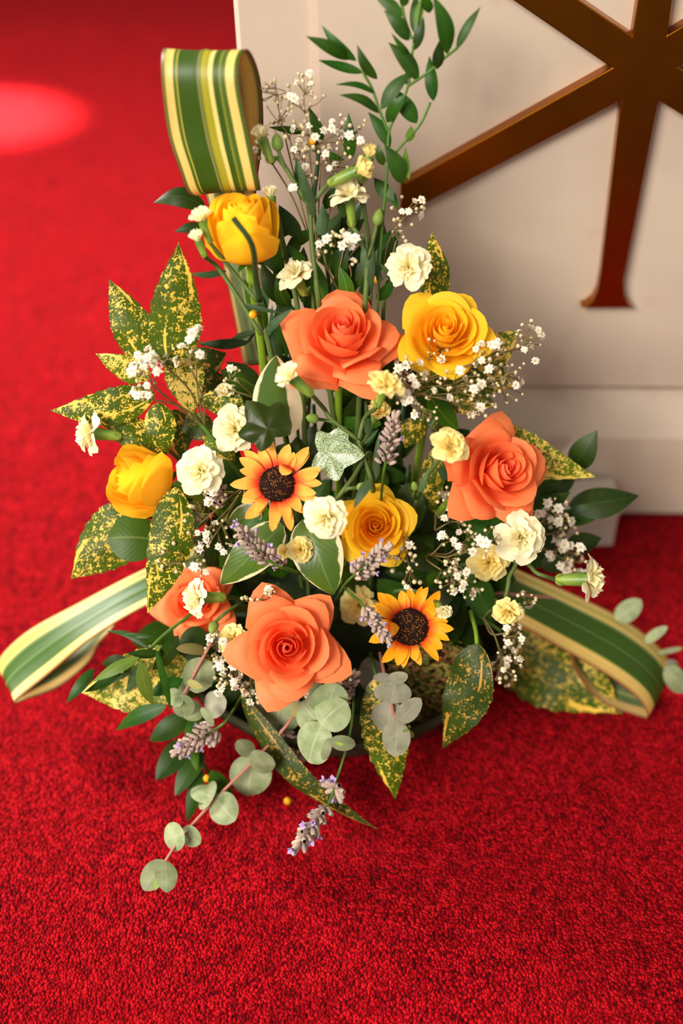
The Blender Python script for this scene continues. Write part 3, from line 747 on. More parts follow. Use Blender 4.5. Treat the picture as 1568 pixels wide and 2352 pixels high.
RIB_IN = 1
ribbon('tall green and cream striped leaf loop at the top left, folded over on itself',
       [((560, 840, .93), (625, 835, .92)), ((545, 760, .94), (600, 740, .93)), ((516, 620, .955), (578, 610, .945)), ((474, 450, .97), (588, 440, .955)), ((430, 300, .985), (604, 300, .965)), ((398, 170, .975), (597, 180, .96)),
        ((376, 112, .95), (568, 114, .935)), ((370, 175, .93), (549, 175, .915)), ((384, 300, .925), (574, 310, .905)), ((410, 385, .92), (590, 390, .90)),
        ((432, 442, .925), (598, 432, .905)), ((455, 446, .945), (596, 434, .925)), ((470, 420, .96), (590, 420, .94))], 'ribbon_broad', 72)
ribbon('low striped leaf loop at the far left, reaching out over the carpet',
       [((520, 1220, .86), (560, 1285, .82)), ((320, 1312, .83), (335, 1392, .79)), ((180, 1385, .82), (210, 1467, .77)), ((70, 1445, .81), (112, 1548, .755)), ((8, 1500, .80), (52, 1596, .742)),
        ((-4, 1535, .79), (34, 1614, .735)), ((18, 1545, .785), (62, 1606, .738)), ((80, 1510, .795), (135, 1578, .755)), ((160, 1465, .815), (200, 1525, .775)), ((220, 1432, .83), (228, 1480, .79)), ((262, 1405, .84), (262, 1440, .81))], 'ribbon_green')
ribbon('low striped leaf loop at the right, reaching out over the dark red carpet',
       [((1050, 1232, .87), (965, 1290, .82)), ((1165, 1298, .85), (1090, 1378, .79)), ((1300, 1358, .84), (1250, 1468, .77)), ((1430, 1422, .83), (1390, 1548, .755)), ((1512, 1485, .82), (1465, 1605, .742)),
        ((1540, 1535, .81), (1486, 1648, .735)), ((1512, 1560, .80), (1450, 1640, .738)), ((1420, 1535, .81), (1380, 1610, .755)), ((1350, 1490, .825), (1325, 1548, .77)), ((1325, 1450, .835), (1308, 1490, .79)), ((1300, 1420, .85), (1290, 1450, .81))], 'ribbon_green', flip=True)

# ------------------------------------------------------------------ foliage branches
def branch(name, label, cat, rootp, stems=(), leaves=(), stemmat='stem_dark', rad=.0016, off=0.0):
    rt = root(P(*rootp)) if not isinstance(rootp, Vector) else rootp
    t = thing(name, label, cat, rt)
    for s in stems:
        part(t, 'stem', MB().tube(pathpx(s), rad, 5), MAT[stemmat])
    for l in leaves:
        l = dict(l) if isinstance(l, dict) else l
        b, tp, wpx, m = l[:4]; kw = l[4] if len(l) > 4 else {}
        kw = dict(kw); kw.setdefault('off', off)
        LF(t, b, tp, wpx, m, **kw)
    return t
rl, rg = 'ruscus_leaf', 'ruscus_light'
branch('ruscus_branch', 'tall dark green ruscus branch rising to the top edge of the picture', 'foliage', (870, 900), stemmat='stem_green', rad=.0011,
    stems=[[(860, 900, .03), (872, 600, .01), (888, 400), (893, 305), (910, 262), (936, 198), (948, 110), (962, 30), (975, -60)],
           [(893, 305), (873, 258), (855, 205), (833, 165)], [(936, 198), (985, 165), (1012, 140), (1050, 110)],
           [(900, 360), (930, 325), (965, 285), (988, 235)], [(946, 90), (930, 45), (922, 5), (915, -30)]],
    leaves=[((803, 137), (702, 83), 30, rl), ((818, 140), (738, 57), 24, rl), ((834, 167), (730, 138), 22, rl, {'bend': -.1}), ((866, 182), (820, 102), 25, rl, {'bend': .12, 'curve': -.08}),
        ((939, 93), (881, 23), 34, rl), ((925, 37), (855, -15), 28, rl), ((923, 15), (935, -25), 22, rl), ((952, 78), (956, -20), 24, rl), ((956, 72), (980, -20), 20, rg), ((952, 115), (973, 38), 24, rl), ((985, 30), (972, -20), 26, rl),
        ((1027, 124), (993, -12), 40, rl), ((1048, 113), (1104, 15), 22, rl), ((1003, 159), (1008, 94), 28, 'dark_leaf'), ((995, 232), (986, 128), 30, rl), ((961, 184), (891, 97), 36, rl), ((938, 196), (932, 165), 16, rl),
        ((875, 251), (948, 163), 32, rl, {'curve': -.06}), ((888, 281), (935, 214), 30, rl), ((957, 283), (906, 205), 38, rl), ((872, 260), (778, 218), 22, rl, {'curve': .1}), ((862, 216), (768, 195), 14, rl, {'curve': .12}),
        ((896, 338), (845, 257), 30, rl), ((924, 422), (882, 332), 40, rl), ((939, 412), (931, 338), 17, rg), ((937, 326), (944, 288), 22, rg), ((905, 462), (858, 408), 34, rl), ((942, 126), (898, 75), 14, rl), ((880, 380), (868, 330), 22, rl), ((912, 480), (890, 430), 18, rl)])
branch('ruscus_branch', 'dark green ruscus branch among the white sprigs in the upper middle', 'foliage', (760, 900),
    stems=[[(770, 900, .05), (760, 700, .04), (742, 560, .03), (720, 480, .02), (730, 360, .02), (715, 260, .02)]], off=.02,
    leaves=[((742, 322), (710, 246), 26, rl), ((805, 368), (800, 258), 30, rl), ((700, 305), (615, 292), 17, rl), ((790, 368), (712, 345), 16, rl), ((705, 470), (680, 360), 24, rl), ((745, 480), (770, 420), 26, rl), ((690, 545), (640, 470), 40, rl),
        ((720, 530), (655, 575), 30, rl), ((690, 560), (648, 600), 24, rl), ((790, 560), (838, 500), 26, rl), ((760, 560), (745, 475), 22, rl), ((668, 530), (618, 540), 24, 'dark_leaf'), ((770, 640), (800, 560), 46, rl), ((820, 660), (860, 560), 40, 'dark_leaf'), ((700, 640), (660, 560), 30, rl), ((745, 690), (725, 600), 40, 'salal_leaf'), ((800, 700), (780, 610), 36, 'salal_leaf'), ((890, 640), (930, 560), 32, rl), ((865, 690), (905, 640), 28, rl), ((790, 500), (775, 440), 18, rl)])
branch('ruscus_branch', 'dark ruscus branch with long leaves sticking out left below the tall striped loop', 'foliage', (640, 900),
    stems=[[(640, 900, .05), (600, 720, .05), (560, 560, .05), (480, 475, .05)], [(600, 720, .05), (560, 790, .06), (460, 790, .06)]], off=.05,
    leaves=[((475, 478), (352, 466), 46, 'dark_leaf', {'bend': .2, 'curve': .1}), ((470, 520), (400, 532), 24, 'dark_leaf'), ((520, 622), (432, 628), 16, 'blade_leaf'), ((570, 785), (455, 788), 24, 'dark_leaf', {'curve': -.04}), ((590, 760), (515, 800), 16, 'blade_leaf', {'curve': .08}),
        ((600, 900), (505, 850), 70, 'salal_leaf'), ((590, 880), (520, 830), 50, 'dark_leaf'), ((640, 840), (600, 740), 40, 'dark_leaf'), ((660, 820), (640, 690), 34, rl), ((690, 830), (680, 690), 30, rl), ((610, 760), (560, 640), 40, 'salal_leaf'), ((650, 700), (600, 600), 40, 'dark_leaf'), ((620, 660), (560, 610), 40, 'olive_leaf')])
branch('ruscus_branch', 'low left ruscus branch with narrow drooping leaves, by the lower left orange rose', 'foliage', (430, 1420),
    stems=[[(440, 1410, .03), (400, 1440, .02), (365, 1470, .01), (325, 1508, .0), (250, 1545, .0)]], stemmat='stem_green',
    leaves=[((320, 1510), (211, 1567), 28, rg, {'off': -.015}), ((216, 1535), (152, 1616), 28, rl), ((285, 1525), (192, 1590), 24, rl), ((300, 1545), (222, 1598), 16, rl, {'curve': .1}), ((322, 1517), (352, 1620), 34, rg, {'off': -.02, 'label': 'olive brown leaf'}), ((358, 1490), (392, 1632), 18, rl, {'off': -.02}), ((345, 1492), (243, 1450), 16, rl, {'curve': .1}), ((352, 1462), (283, 1456), 12, rl),
        ((382, 1622), (266, 1678), 38, rl), ((330, 1520), (290, 1590), 30, 'blade_leaf'), ((370, 1500), (290, 1500), 22, rl), ((395, 1450), (385, 1530), 22, rl), ((300, 1520), (232, 1525), 30, 'dark_leaf'), ((410, 1460), (350, 1540), 40, 'dark_leaf'), ((420, 1560), (340, 1600), 36, rl), ((300, 1508), (280, 1560), 16, rl)])
branch('leafy_sprig', 'glossy rounded dark green sprig hanging low at the left, behind lavender', 'foliage', (500, 1560),
    stems=[[(520, 1600, .01), (470, 1660, .01), (450, 1720, .02), (470, 1760, .02), (500, 1790, .02)]], stemmat='stem_green', off=.012,
    leaves=[((428, 1645), (344, 1702), 52, rl, {'shape': 'ovate'}), ((478, 1635), (424, 1694), 48, rl, {'shape': 'ovate'}), ((428, 1700), (358, 1792), 58, rl, {'shape': 'ovate'}), ((462, 1722), (402, 1828), 48, rl, {'shape': 'ovate'}), ((486, 1770), (540, 1888), 46, rl, {'shape': 'ovate'}), ((462, 1765), (430, 1888), 36, rl, {'shape': 'ovate'}), ((440, 1700), (452, 1770), 24, 'salal_leaf', {'shape': 'ovate'})])
branch('ruscus_branch', 'dark broad-leaved branch reaching out at the right toward the altar foot', 'foliage', (1120, 1200), off=.07,
    stems=[[(1120, 1210, .04), (1220, 1190, .06), (1300, 1130, .07), (1330, 1060, .08)], [(1220, 1190, .06), (1320, 1170, .07), (1420, 1150, .07)]],
    leaves=[((1315, 1080), (1372, 988), 62, 'dark_leaf'), ((1222, 1178), (1345, 1058), 62, 'dark_leaf'), ((1305, 1160), (1468, 1138), 72, 'dark_leaf', {'curve': .05}), ((1290, 1200), (1402, 1172), 46, 'ruscus_leaf'), ((1300, 1250), (1382, 1236), 50, 'dark_leaf'), ((1200, 1200), (1310, 1130), 56, 'ruscus_leaf', {'toff': .05}), ((1220, 1260), (1310, 1210), 60, 'dark_leaf'), ((1240, 1300), (1330, 1275), 50, 'dark_leaf'), ((1190, 1280), (1270, 1270), 70, 'dark_leaf'), ((1180, 1230), (1290, 1190), 70, 'dark_leaf')])
# round salal leaf
branch('salal_leaf', 'single smooth round green leaf at the left, behind the hanging spotted leaf', 'leaf', (420, 1230), off=.015,
    stems=[[(440, 1225, .03), (345, 1240, .015)]], leaves=[((360, 1240), (247, 1236), 112, 'salal_leaf', {'shape': 'oval', 'tilt': .1, 'curve': .03})])

# spotted laurel
sp, sy, sd_ = 'spotted_leaf', 'spotted_yellow', 'spotted_dark'
au = dict(shape='aucuba', serr=.10, nv=36, wav=.12, fold=.2)
def AU(**k): d = dict(au); d.update(k); return d
branch('spotted_laurel_branch', 'yellow-spotted laurel branch standing up at the upper left', 'foliage', (430, 960), stemmat='stem_green', rad=.002, off=.02,
    stems=[[(560, 1100, .04), (490, 1010, .03), (440, 945, .03), (400, 880, .03)]],
    leaves=[((395, 850), (410, 556), 122, sp, AU(tilt=.1, off=.0)), ((345, 835), (250, 640), 96, sp, AU(tilt=-.1)), ((345, 868), (219, 812), 62, sy, AU()), ((355, 905), (114, 943), 88, sp, AU(curve=-.06)), ((380, 1045), (220, 955), 82, sp, AU(curve=.03)),
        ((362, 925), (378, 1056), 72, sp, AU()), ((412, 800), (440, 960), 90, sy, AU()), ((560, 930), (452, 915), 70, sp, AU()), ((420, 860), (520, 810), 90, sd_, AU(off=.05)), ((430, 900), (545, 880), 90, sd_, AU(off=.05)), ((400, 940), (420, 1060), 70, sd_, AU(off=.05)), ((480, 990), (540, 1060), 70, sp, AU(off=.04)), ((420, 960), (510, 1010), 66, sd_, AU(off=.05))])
branch('spotted_laurel_branch', 'yellow-spotted laurel branch hanging at the left beneath the closed yellow rose', 'foliage', (460, 1150), stemmat='stem_green', off=.0,
    stems=[[(470, 1140, .04), (410, 1130, .02)]],
    leaves=[((405, 1120), (338, 1410), 104, sp, AU(off=-.01, tilt=.0, curve=-.05)), ((330, 1165), (162, 1330), 140, sp, AU(off=.03, tilt=.1)), ((400, 1150), (300, 1180), 60, sd_, AU(off=.03)), ((470, 1150), (420, 1230), 60, sd_, AU(off=.05))])
branch('spotted_laurel_leaf', 'upright spotted laurel leaf behind the cream carnation at the upper right', 'leaf', (960, 800), stemmat='stem_green', off=.045,
    stems=[[(960, 850, .05), (990, 700, .045)]], leaves=[((1000, 710), (992, 530), 70, sp, AU(tilt=.3))])
branch('spotted_laurel_branch', 'spotted laurel branch at the right, behind white sprigs, under the open yellow rose', 'foliage', (1010, 960), stemmat='stem_green', off=.05,
    stems=[[(990, 980, .05), (1050, 880, .05), (1090, 830, .05)]],
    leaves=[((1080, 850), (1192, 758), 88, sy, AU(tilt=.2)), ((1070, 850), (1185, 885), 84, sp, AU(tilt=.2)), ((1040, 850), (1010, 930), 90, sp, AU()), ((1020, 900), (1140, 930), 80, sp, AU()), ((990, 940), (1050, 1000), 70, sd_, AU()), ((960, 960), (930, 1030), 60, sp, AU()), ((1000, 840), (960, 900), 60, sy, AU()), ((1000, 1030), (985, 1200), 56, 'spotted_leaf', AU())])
branch('spotted_laurel_leaf', 'pale yellow spotted laurel leaf jutting right behind the sideways orange rose', 'leaf', (1080, 1060), stemmat='stem_green', off=.04,
    stems=[[(1050, 1060, .04), (1110, 990, .04)]], leaves=[((1105, 975), (1368, 1096), 96, sy, AU(tilt=.1, curve=.06, bend=.05))])
branch('spotted_laurel_leaf', 'broad spotted laurel leaf low at the right, under the striped loop', 'leaf', (1100, 1430), stemmat='stem_green', off=.01,
    stems=[[(1080, 1400, .04), (1150, 1450, .03)]], leaves=[((1140, 1440), (1430, 1640), 215, sp, AU(tilt=.1, bend=.02, off=.115, toff=.12))])
branch('spotted_laurel_leaf', 'olive spotted laurel leaf curling down over the bowl rim at the right', 'leaf', (1050, 1400), stemmat='stem_bright', off=-.005, rad=.0018,
    stems=[[(1080, 1405, .03), (1092, 1450, .01), (1096, 1500, .0)]], leaves=[((1097, 1480), (1016, 1720), 112, sd_, AU(curve=-.06, tilt=.15, wav=.2))])
branch('spotted_laurel_leaf', 'pointed spotted laurel leaf hanging at the bottom middle over the bowl', 'leaf', (860, 1500), stemmat='stem_green', off=.0,
    stems=[[(850, 1500, .04), (866, 1560, .01)]], leaves=[((866, 1560), (908, 1836), 112, sp, AU(tilt=-.1, serr=.16))])
branch('spotted_laurel_leaf', 'long narrow spotted laurel leaf trailing onto the carpet at the bottom', 'leaf', (580, 1560), stemmat='stem_green', off=.0,
    stems=[[(600, 1540, .04), (560, 1615, .01)]], leaves=[((553, 1600), (868, 1905), 54, sd_, AU(curve=.06, tilt=.5, serr=.05, off=.012, toff=.008))])
branch('spotted_laurel_branch', 'pale yellow spotted laurel leaves low at the left, under narrow ruscus leaves', 'foliage', (440, 1500), stemmat='stem_green', off=.02,
    stems=[[(460, 1490, .04), (430, 1520, .03)]], leaves=[((430, 1525), (185, 1590), 150, sy, AU(tilt=.1, toff=.02, curve=-.05)), ((470, 1560), (430, 1480), 70, sy, AU())])

# cream-edged and ivy leaves
def we(**k): d = dict(shape='ovate', nv=16); d.update(k); return d
branch('cream_edged_leaf', 'folded cream-edged green leaf standing up left of the upper orange rose', 'leaf', (660, 1060), off=.0,
    stems=[[(665, 1040, .03), (655, 985, .01)]], leaves=[((664, 1000), (634, 816), 112, 'half_cream_leaf', we(fold=.3, tilt=.5, curve=-.08, nu=10))])
branch('cream_edged_leaf', 'broad cream-edged leaf pointing down at the centre, below the cream carnation', 'leaf', (720, 1240), off=.012,
    stems=[[(715, 1180, .03), (705, 1210, .015)]], leaves=[((702, 1190), (766, 1366), 118, 'white_edged_leaf', we(tilt=.1, bend=.12, nu=10))])
branch('cream_edged_leaf', 'cream-edged leaf pointing left, under the left lavender head', 'leaf', (650, 1230), off=.012,
    stems=[[(680, 1200, .03), (645, 1220, .015)]], leaves=[((648, 1205), (506, 1342), 92, 'white_edged_leaf', we(tilt=-.1, nu=10)), ((600, 1170), (522, 1205), 58, 'white_edged_leaf', we(off=.02)), ((610, 1160), (560, 1220), 50, 'salal_leaf', we(off=.025))])
def ivy(label, c, r, mat, spin, off, tilt=(0, .1, 1)):
    C = P(c[0], c[1], off); u = pm(C); R = r * u; rt = root(C)
    t = thing('ivy_leaf', label, 'leaf', rt); ax = face(*tilt)
    lob = [0, .95, .62, .8, .5, 1.0, .5, .8, .62, .95]
    key = [(-3.14, .35), (-2.6, .62), (-2.15, .88), (-1.75, .68), (-1.1, 1.1), (-.62, .78), (0, 1.3), (.62, .78), (1.1, 1.1), (1.75, .68), (2.15, .88), (2.6, .62), (3.14, .35)]
    def rad(a):
        for (a0, r0_), (a1, r1_) in zip(key, key[1:]):
            if a <= a1 + 1e-6:
                s = min(1.0, max(0.0, (a - a0) / (a1 - a0))); s = s ** 1.2 if r1_ > r0_ else 1 - (1 - s) ** 1.2; return r0_ + (r1_ - r0_) * s
        return .35
    mb = MB()
    def fn(u_, v_):
        a = -math.pi + u_ * 2 * math.pi; q = rad(a) * v_
        z = -.10 * v_ ** 2 + .03 * v_ * math.cos(5.6 * a) + .03 * math.sin(9 * q + 3 * a) * v_
        return Vector((q * math.cos(a), q * math.sin(a), z))
    mb.grid(fn, 48, 6)
    F = Matrix.Translation(-Vector(t.location)) @ frame(C, ax, spin, R)
    link('blade', mb.mesh('blade', MAT[mat]), t, F)
    part(t, 'stem', MB().tube(bez(C, -ax, rt, 8), .0012, 5), MAT['stem_green'])
ivy('dark green lobed ivy leaf beside the left cream carnation', (615, 985), 66, 'ivy_dark', 2.2, -.016, (.0, .1, 1))
ivy('pale-marbled lobed ivy leaf at the centre, right of the soft orange sunflower', (752, 1038), 68, 'ivy_pale', .2, .0, (-.3, .2, 1))
ivy('shaded lobed ivy leaf in the gap between sunflower and marbled ivy leaf', (690, 1050), 58, 'ivy_dark', 3.6, .025, (.2, .2, 1))

# eucalyptus
el, eg = 'eucalyptus_leaf', 'eucalyptus_grey'
eu = dict(shape='round', fold=.05, bend=.06, nu=8, nv=12)
def EU(**k): d = dict(eu); d.update(k); return d
t = branch('eucalyptus_branch', 'eucalyptus branch trailing furthest down onto the red carpet', 'foliage', (680, 1560), stemmat='stem_pink', rad=.0013,
    stems=[[(690, 1580, .02), (670, 1650, .0), (580, 1750, .0), (500, 1830, .0), (420, 1920, .0), (382, 1975, .0), (362, 2010, .0)]],
    leaves=[((582, 1735), (568, 1828), 98, el, EU(tilt=.0, off=.005)), ((572, 1742), (632, 1756), 50, el, EU(tilt=.9, off=-.01)), ((578, 1735), (545, 1700), 40, el, EU(tilt=.8, off=-.01)), ((492, 1832), (540, 1885), 72, el, EU(tilt=.2)), ((494, 1836), (440, 1812), 44, el, EU(tilt=.5)), ((490, 1832), (463, 1822), 70, el, EU(tilt=.1, off=-.005)), ((418, 1905), (460, 1938), 44, el, EU(tilt=.5)), ((422, 1912), (378, 1932), 66, el, EU(tilt=.1, off=-.008)),
        ((378, 1976), (330, 2045), 58, el, EU(shape='oval')), ((378, 1976), (382, 2050), 52, el, EU(shape='oval', off=-.01)), ((366, 2005), (358, 2044), 14, 'bud_green', EU(shape='oval', off=-.014)), ((640, 1580), (640, 1685), 112, el, EU(off=.015)), ((668, 1640), (705, 1620), 34, 'olive_leaf', EU(shape='oval', off=-.01)), ((690, 1560), (720, 1600), 70, el, EU(off=.02))])
branch('eucalyptus_branch', 'eucalyptus tip with large overlapping leaves, just below the lowest rose', 'foliage', (730, 1540), stemmat='stem_pink', off=-.03, rad=.0014,
    stems=[[(765, 1560, .0), (742, 1640, -.03), (738, 1665, -.03), (752, 1705, -.03)]],
    leaves=[((738, 1638), (770, 1568), 86, el, EU(tilt=.5, bend=.12)), ((738, 1662), (692, 1612), 78, el, EU(off=-.025, tilt=-.5, bend=.12)), ((736, 1664), (796, 1612), 90, el, EU(off=-.040, tilt=-.35, bend=.14)), ((740, 1662), (710, 1752), 86, el, EU(off=-.032, tilt=.45, bend=.1)), ((758, 1700), (816, 1712), 36, el, EU(shape='oval', off=-.045)), ((756, 1695), (742, 1746), 22, el, EU(shape='oval', off=-.042)), ((770, 1706), (788, 1710), 8, 'bud_green', EU(shape='oval', off=-.05))])
branch('eucalyptus_branch', 'greyish eucalyptus tip hanging at the bottom right of the lowest rose', 'foliage', (880, 1480), stemmat='stem_pink', off=-.015, rad=.0014,
    stems=[[(872, 1500, .03), (892, 1590, -.01), (908, 1650, -.015), (930, 1680, -.02)]],
    leaves=[((895, 1562), (935, 1548), 30, eg, EU(tilt=.6)), ((895, 1562), (858, 1552), 24, eg, EU(tilt=.6)), ((896, 1616), (908, 1562), 86, eg, EU()), ((890, 1556), (866, 1644), 82, eg, EU(off=.0)), ((900, 1612), (888, 1684), 84, eg, EU(off=-.01)), ((912, 1658), (966, 1604), 46, eg, EU(shape='oval', off=-.025)), ((912, 1654), (906, 1738), 66, eg, EU(shape='oval', off=-.025)), ((926, 1676), (950, 1693), 16, 'bud_green', EU(shape='oval', off=-.03)), ((862, 1590), (845, 1510), 62, eg, EU(off=.025))])
branch('eucalyptus_branch', 'eucalyptus branch at the lower left with a pink stem, beside white sprigs', 'foliage', (490, 1440), stemmat='stem_pink', off=.0, rad=.0013,
    stems=[[(500, 1450, .02), (480, 1485, .0), (450, 1540, -.005), (420, 1600, -.01)]],
    leaves=[((462, 1510), (450, 1592), 74, el, EU()), ((475, 1495), (405, 1490), 26, 'olive_leaf', EU(tilt=.7)), ((440, 1570), (410, 1565), 60, el, EU(off=.01)), ((430, 1565), (465, 1580), 18, 'olive_leaf', EU(off=-.015)), ((418, 1595), (425, 1648), 50, el, EU(off=-.012, shape='oval')), ((418, 1595), (385, 1610), 46, el, EU(off=-.008)), ((465, 1625), (415, 1640), 52, el, EU(off=.005)), ((462, 1625), (490, 1665), 20, el, EU(off=-.015, shape='oval')), ((470, 1625), (520, 1610), 62, eg, EU(off=.005)), ((480, 1480), (410, 1480), 84, 'dark_leaf', EU(off=.02)), ((490, 1490), (520, 1440), 60, eg, EU(off=.03))])
branch('eucalyptus_branch', 'blurred eucalyptus branch at the far right, behind the striped loop', 'foliage', (1120, 1360), stemmat='stem_pink', off=.1, rad=.0013,
    stems=[[(1120, 1360, .06), (1300, 1380, .10), (1420, 1430, .11), (1500, 1490, .11), (1560, 1560, .10)]],
    leaves=[((1415, 1425), (1472, 1378), 48, el, EU()), ((1480, 1475), (1532, 1440), 24, el, EU()), ((1510, 1500), (1568, 1488), 12, el, EU()), ((1530, 1530), (1570, 1590), 48, el, EU(off=.08)), ((1530, 1520), (1556, 1535), 26, eg, EU(off=.08))])

# interior filler foliage
def filler(label, c, rx, ry, n_, off, mats, wr=(40, 80), lr=(70, 130), rot=None, shape='ovate'):
    C = P(c[0], c[1], off); rt = root(C)
    t = thing('leafy_sprig', label, 'foliage', rt)
    part(t, 'stem', MB().tube([rt, (rt + C) / 2 + Vector((0, 0, .01)), C], .0018, 5), MAT['stem_dark'])
    for i in range(n_):
        a = U(0, 6.28); q = math.sqrt(rnd()); bx_, by_ = c[0] + rx * q * math.cos(a), c[1] + ry * q * math.sin(a)
        an = math.atan2(by_ - c[1], bx_ - c[0]) + U(-.9, .9) if rot is None else rot + U(-.5, .5)
        L = U(*lr)
        LF(t, (bx_, by_), (bx_ + L * math.cos(an), by_ + L * math.sin(an)), U(*wr), random.choice(mats), off=off + U(-.015, .03), shape=shape, tilt=U(-.7, .7), nv=9)
dk = ['dark_leaf', 'dark_leaf', 'salal_leaf', 'ruscus_leaf']
filler('dark leafy sprig deep under the upper orange rose', (720, 930), 90, 60, 16, .07, dk)
filler('dark leafy sprig deep in the centre, under the ivy leaves', (760, 1080), 100, 70, 18, .08, dk)
filler('dark leafy sprig deep at the right, left of the sideways rose', (940, 1070), 70, 80, 18, .065, dk, (60, 110))
filler('dark leafy sprig deep under the left carnations', (470, 1160), 70, 70, 14, .06, dk)
filler('dark leafy sprig deep beneath the double yellow carnation', (640, 1340), 120, 60, 18, .065, dk)
filler('dark leafy sprig deep beneath the full yellow rose', (880, 1330), 90, 60, 16, .07, dk)
filler('dark leafy sprig deep under the pale yellow carnations at the right', (1050, 1270), 90, 60, 14, .06, dk)
filler('dark leafy sprig low behind the lowest rose', (600, 1520), 110, 60, 14, .06, dk)
filler('dark leafy sprig in the bowl above the heather cushion', (1000, 1400), 70, 50, 14, .06, dk)
filler('dark leafy sprig at the back right of the bowl, under the striped loop', (1040, 1310), 70, 70, 14, .05, dk, (50, 90))
filler('dark leafy sprig low right of the lowest rose', (800, 1520), 50, 60, 12, .05, dk)
filler('dark leafy sprig behind the lower left orange rose', (430, 1460), 60, 50, 10, .07, dk)
filler('green leafy sprig behind the upper stems, under the closed yellow rose', (660, 720), 60, 110, 18, .05, ['ruscus_leaf', 'salal_leaf', 'dark_leaf', 'blade_leaf'], (22, 44), (80, 140), -1.6, 'lance')
filler('green leafy sprig behind the upper stems, above the upper orange rose', (800, 640), 70, 90, 16, .055, ['ruscus_leaf', 'salal_leaf', 'dark_leaf'], (24, 46), (70, 130), -1.5, 'lance')
filler('dark leafy sprig deep at the upper right, between the two open roses', (930, 900), 60, 60, 12, .06, dk)

# heather cushion in the bowl
hp = P(1000, 1540, .06); t = thing('heather_clump', 'small rusty green heather cushion in the right side of the bowl', 'plant', Vector((hp.x, hp.y, .06)))
mb = MB()
for k in range(520):
    a = U(0, 6.28); q = math.sqrt(rnd()); c_ = P(985 + 105 * q * math.cos(a), 1555 + 105 * q * math.sin(a), .05 + U(-.01, .012))
    for j in range(3):
        d = Vector((U(-1, 1), U(-1, 0.3), U(0, 1))).normalized()
        leaf_mb(c_, c_ + d * U(.006, .011), Vector((U(-1, 1), -1, .5)), .003, 'oval', nu=2, nv=2, mb=mb)
        if rnd() < .35:
            for f_ in range(-4, 0): mb.mi[f_] = 1
o = part(t, 'sprig_leaves', mb, [MAT['heather_green'], MAT['heather_rust']]); o['kind'] = 'stuff'

# ------------------------------------------------------------------ lavender
def lav_mesh(tipv):
    mb = MB(); pr = [(.05, 0), (.3, .15), (.36, .5), (.30, .8), (.22, .95)]
    mb.grid(lambda u, v: Vector((prof(pr, v)[0] * math.cos(u * 6.2832) * .62, prof(pr, v)[0] * math.sin(u * 6.2832) * .62, prof(pr, v)[1])), 6, 5, True)
    if tipv:
        for i in range(4):
            a = i * 1.57; d = Vector((math.cos(a), math.sin(a), 0))
            leaf_mb(Vector((0, 0, .9)) + d * .05, Vector((0, 0, 1.25)) + d * .3, Vector((0, 0, 1)), .3, 'oval', nu=2, nv=3, mb=mb)
            for f_ in range(-6, 0): mb.mi[f_] = 1
    return mb
LV = [lav_mesh(0).mesh('floret', [MAT['lav_calyx']]), lav_mesh(0).mesh('floret', [MAT['lav_calyx_dark']]), lav_mesh(1).mesh('floret', [MAT['lav_calyx'], MAT['lav_tip']])]
def lavender(label, base, tip, wpx, stem, off=0.0, n_=46, whorls=(), fl=24):
    B = P(base[0], base[1], off); T = P(tip[0], tip[1], off - .004); u = pm(B)
    pts = [P(*q) for q in stem]
    t = thing('lavender_stem', label, 'lavender', pts[-1])
    ax = (T - B).normalized(); L = (T - B).length
    q = crom([T - ax * L * .1, B] + pts, 6 * (len(pts) + 1))
    part(t, 'stem', MB().tube(q, .0011, 5), MAT['stem_green'])
    e1 = ax.orthogonal().normalized(); e2 = ax.cross(e1)
    Tm = Matrix.Translation(-Vector(t.location))
    def put(c, d, s):
        link('floret', random.choices(LV, (6, 3, 1.4))[0], t, Tm @ frame(c, d, U(0, 6), s * U(.85, 1.15)))
    for k in range(n_):
        f = (k + .5) / n_; f = f ** 1.05; a = k * 2.399 + U(-.3, .3)
        e = e1 * math.cos(a) + e2 * math.sin(a); w_ = wpx * .5 * u * (1 - .45 * f) * U(.75, 1)
        d = (e * U(.7, 1.0) + ax * U(.5, .9)).normalized() if f < .93 else (ax + e * .3).normalized()
        s = fl * u
        put(B + ax * (L * f * .92) + e * max(.0, w_ - s * .75), d, s)
    for (px, py, nn) in whorls:
        c_ = P(px, py, off)
        for k in range(nn):
            a = k * 6.283 / nn + U(-.2, .2); e = e1 * math.cos(a) + e2 * math.sin(a)
            put(c_ + e * .001, (e + ax * .35).normalized(), fl * 1.15 * u)
    return t
lavender('upright lavender head at the centre, left of the pale yellow carnation', (884, 1068), (908, 952), 62, [(878, 1110, -.005), (872, 1180, .04)], -.025)
lavender('lavender head at the left of centre, below the soft orange sunflower', (622, 1290), (546, 1214), 66, [(660, 1308, -.02), (700, 1322, .02)], -.03, 56)
lavender('lavender head lying in front of the full yellow rose', (812, 1322), (890, 1258), 66, [(790, 1345, -.02), (770, 1380, .03)], -.04, 54)
lavender('lavender head touching the left edge of the bright sunflower', (835, 1392), (892, 1470), 46, [(810, 1368, -.01), (790, 1350, .0), (770, 1340, .04)], -.03, 40)
lavender('thick lavender head low at the left, in front of glossy leaves', (500, 1672), (402, 1728), 70, [(530, 1640, .0), (560, 1590, .03)], -.005, 60)
lavender('lavender stem with a separated head hanging lowest over the carpet', (752, 1850), (682, 1948), 46, [(770, 1800, -.015), (800, 1700, -.015), (812, 1620, -.01), (806, 1560, .03)], -.015, 30, whorls=[(771, 1808, 9)], fl=30)
lavender('small shaded lavender head behind the trailing eucalyptus stem', (650, 1680), (688, 1738), 46, [(635, 1640, .02), (630, 1580, .04)], .015, 26)
lavender('faint lavender head beside the small double carnation', (655, 1300), (630, 1282), 40, [(690, 1315, .02), (720, 1320, .04)], .01, 16)
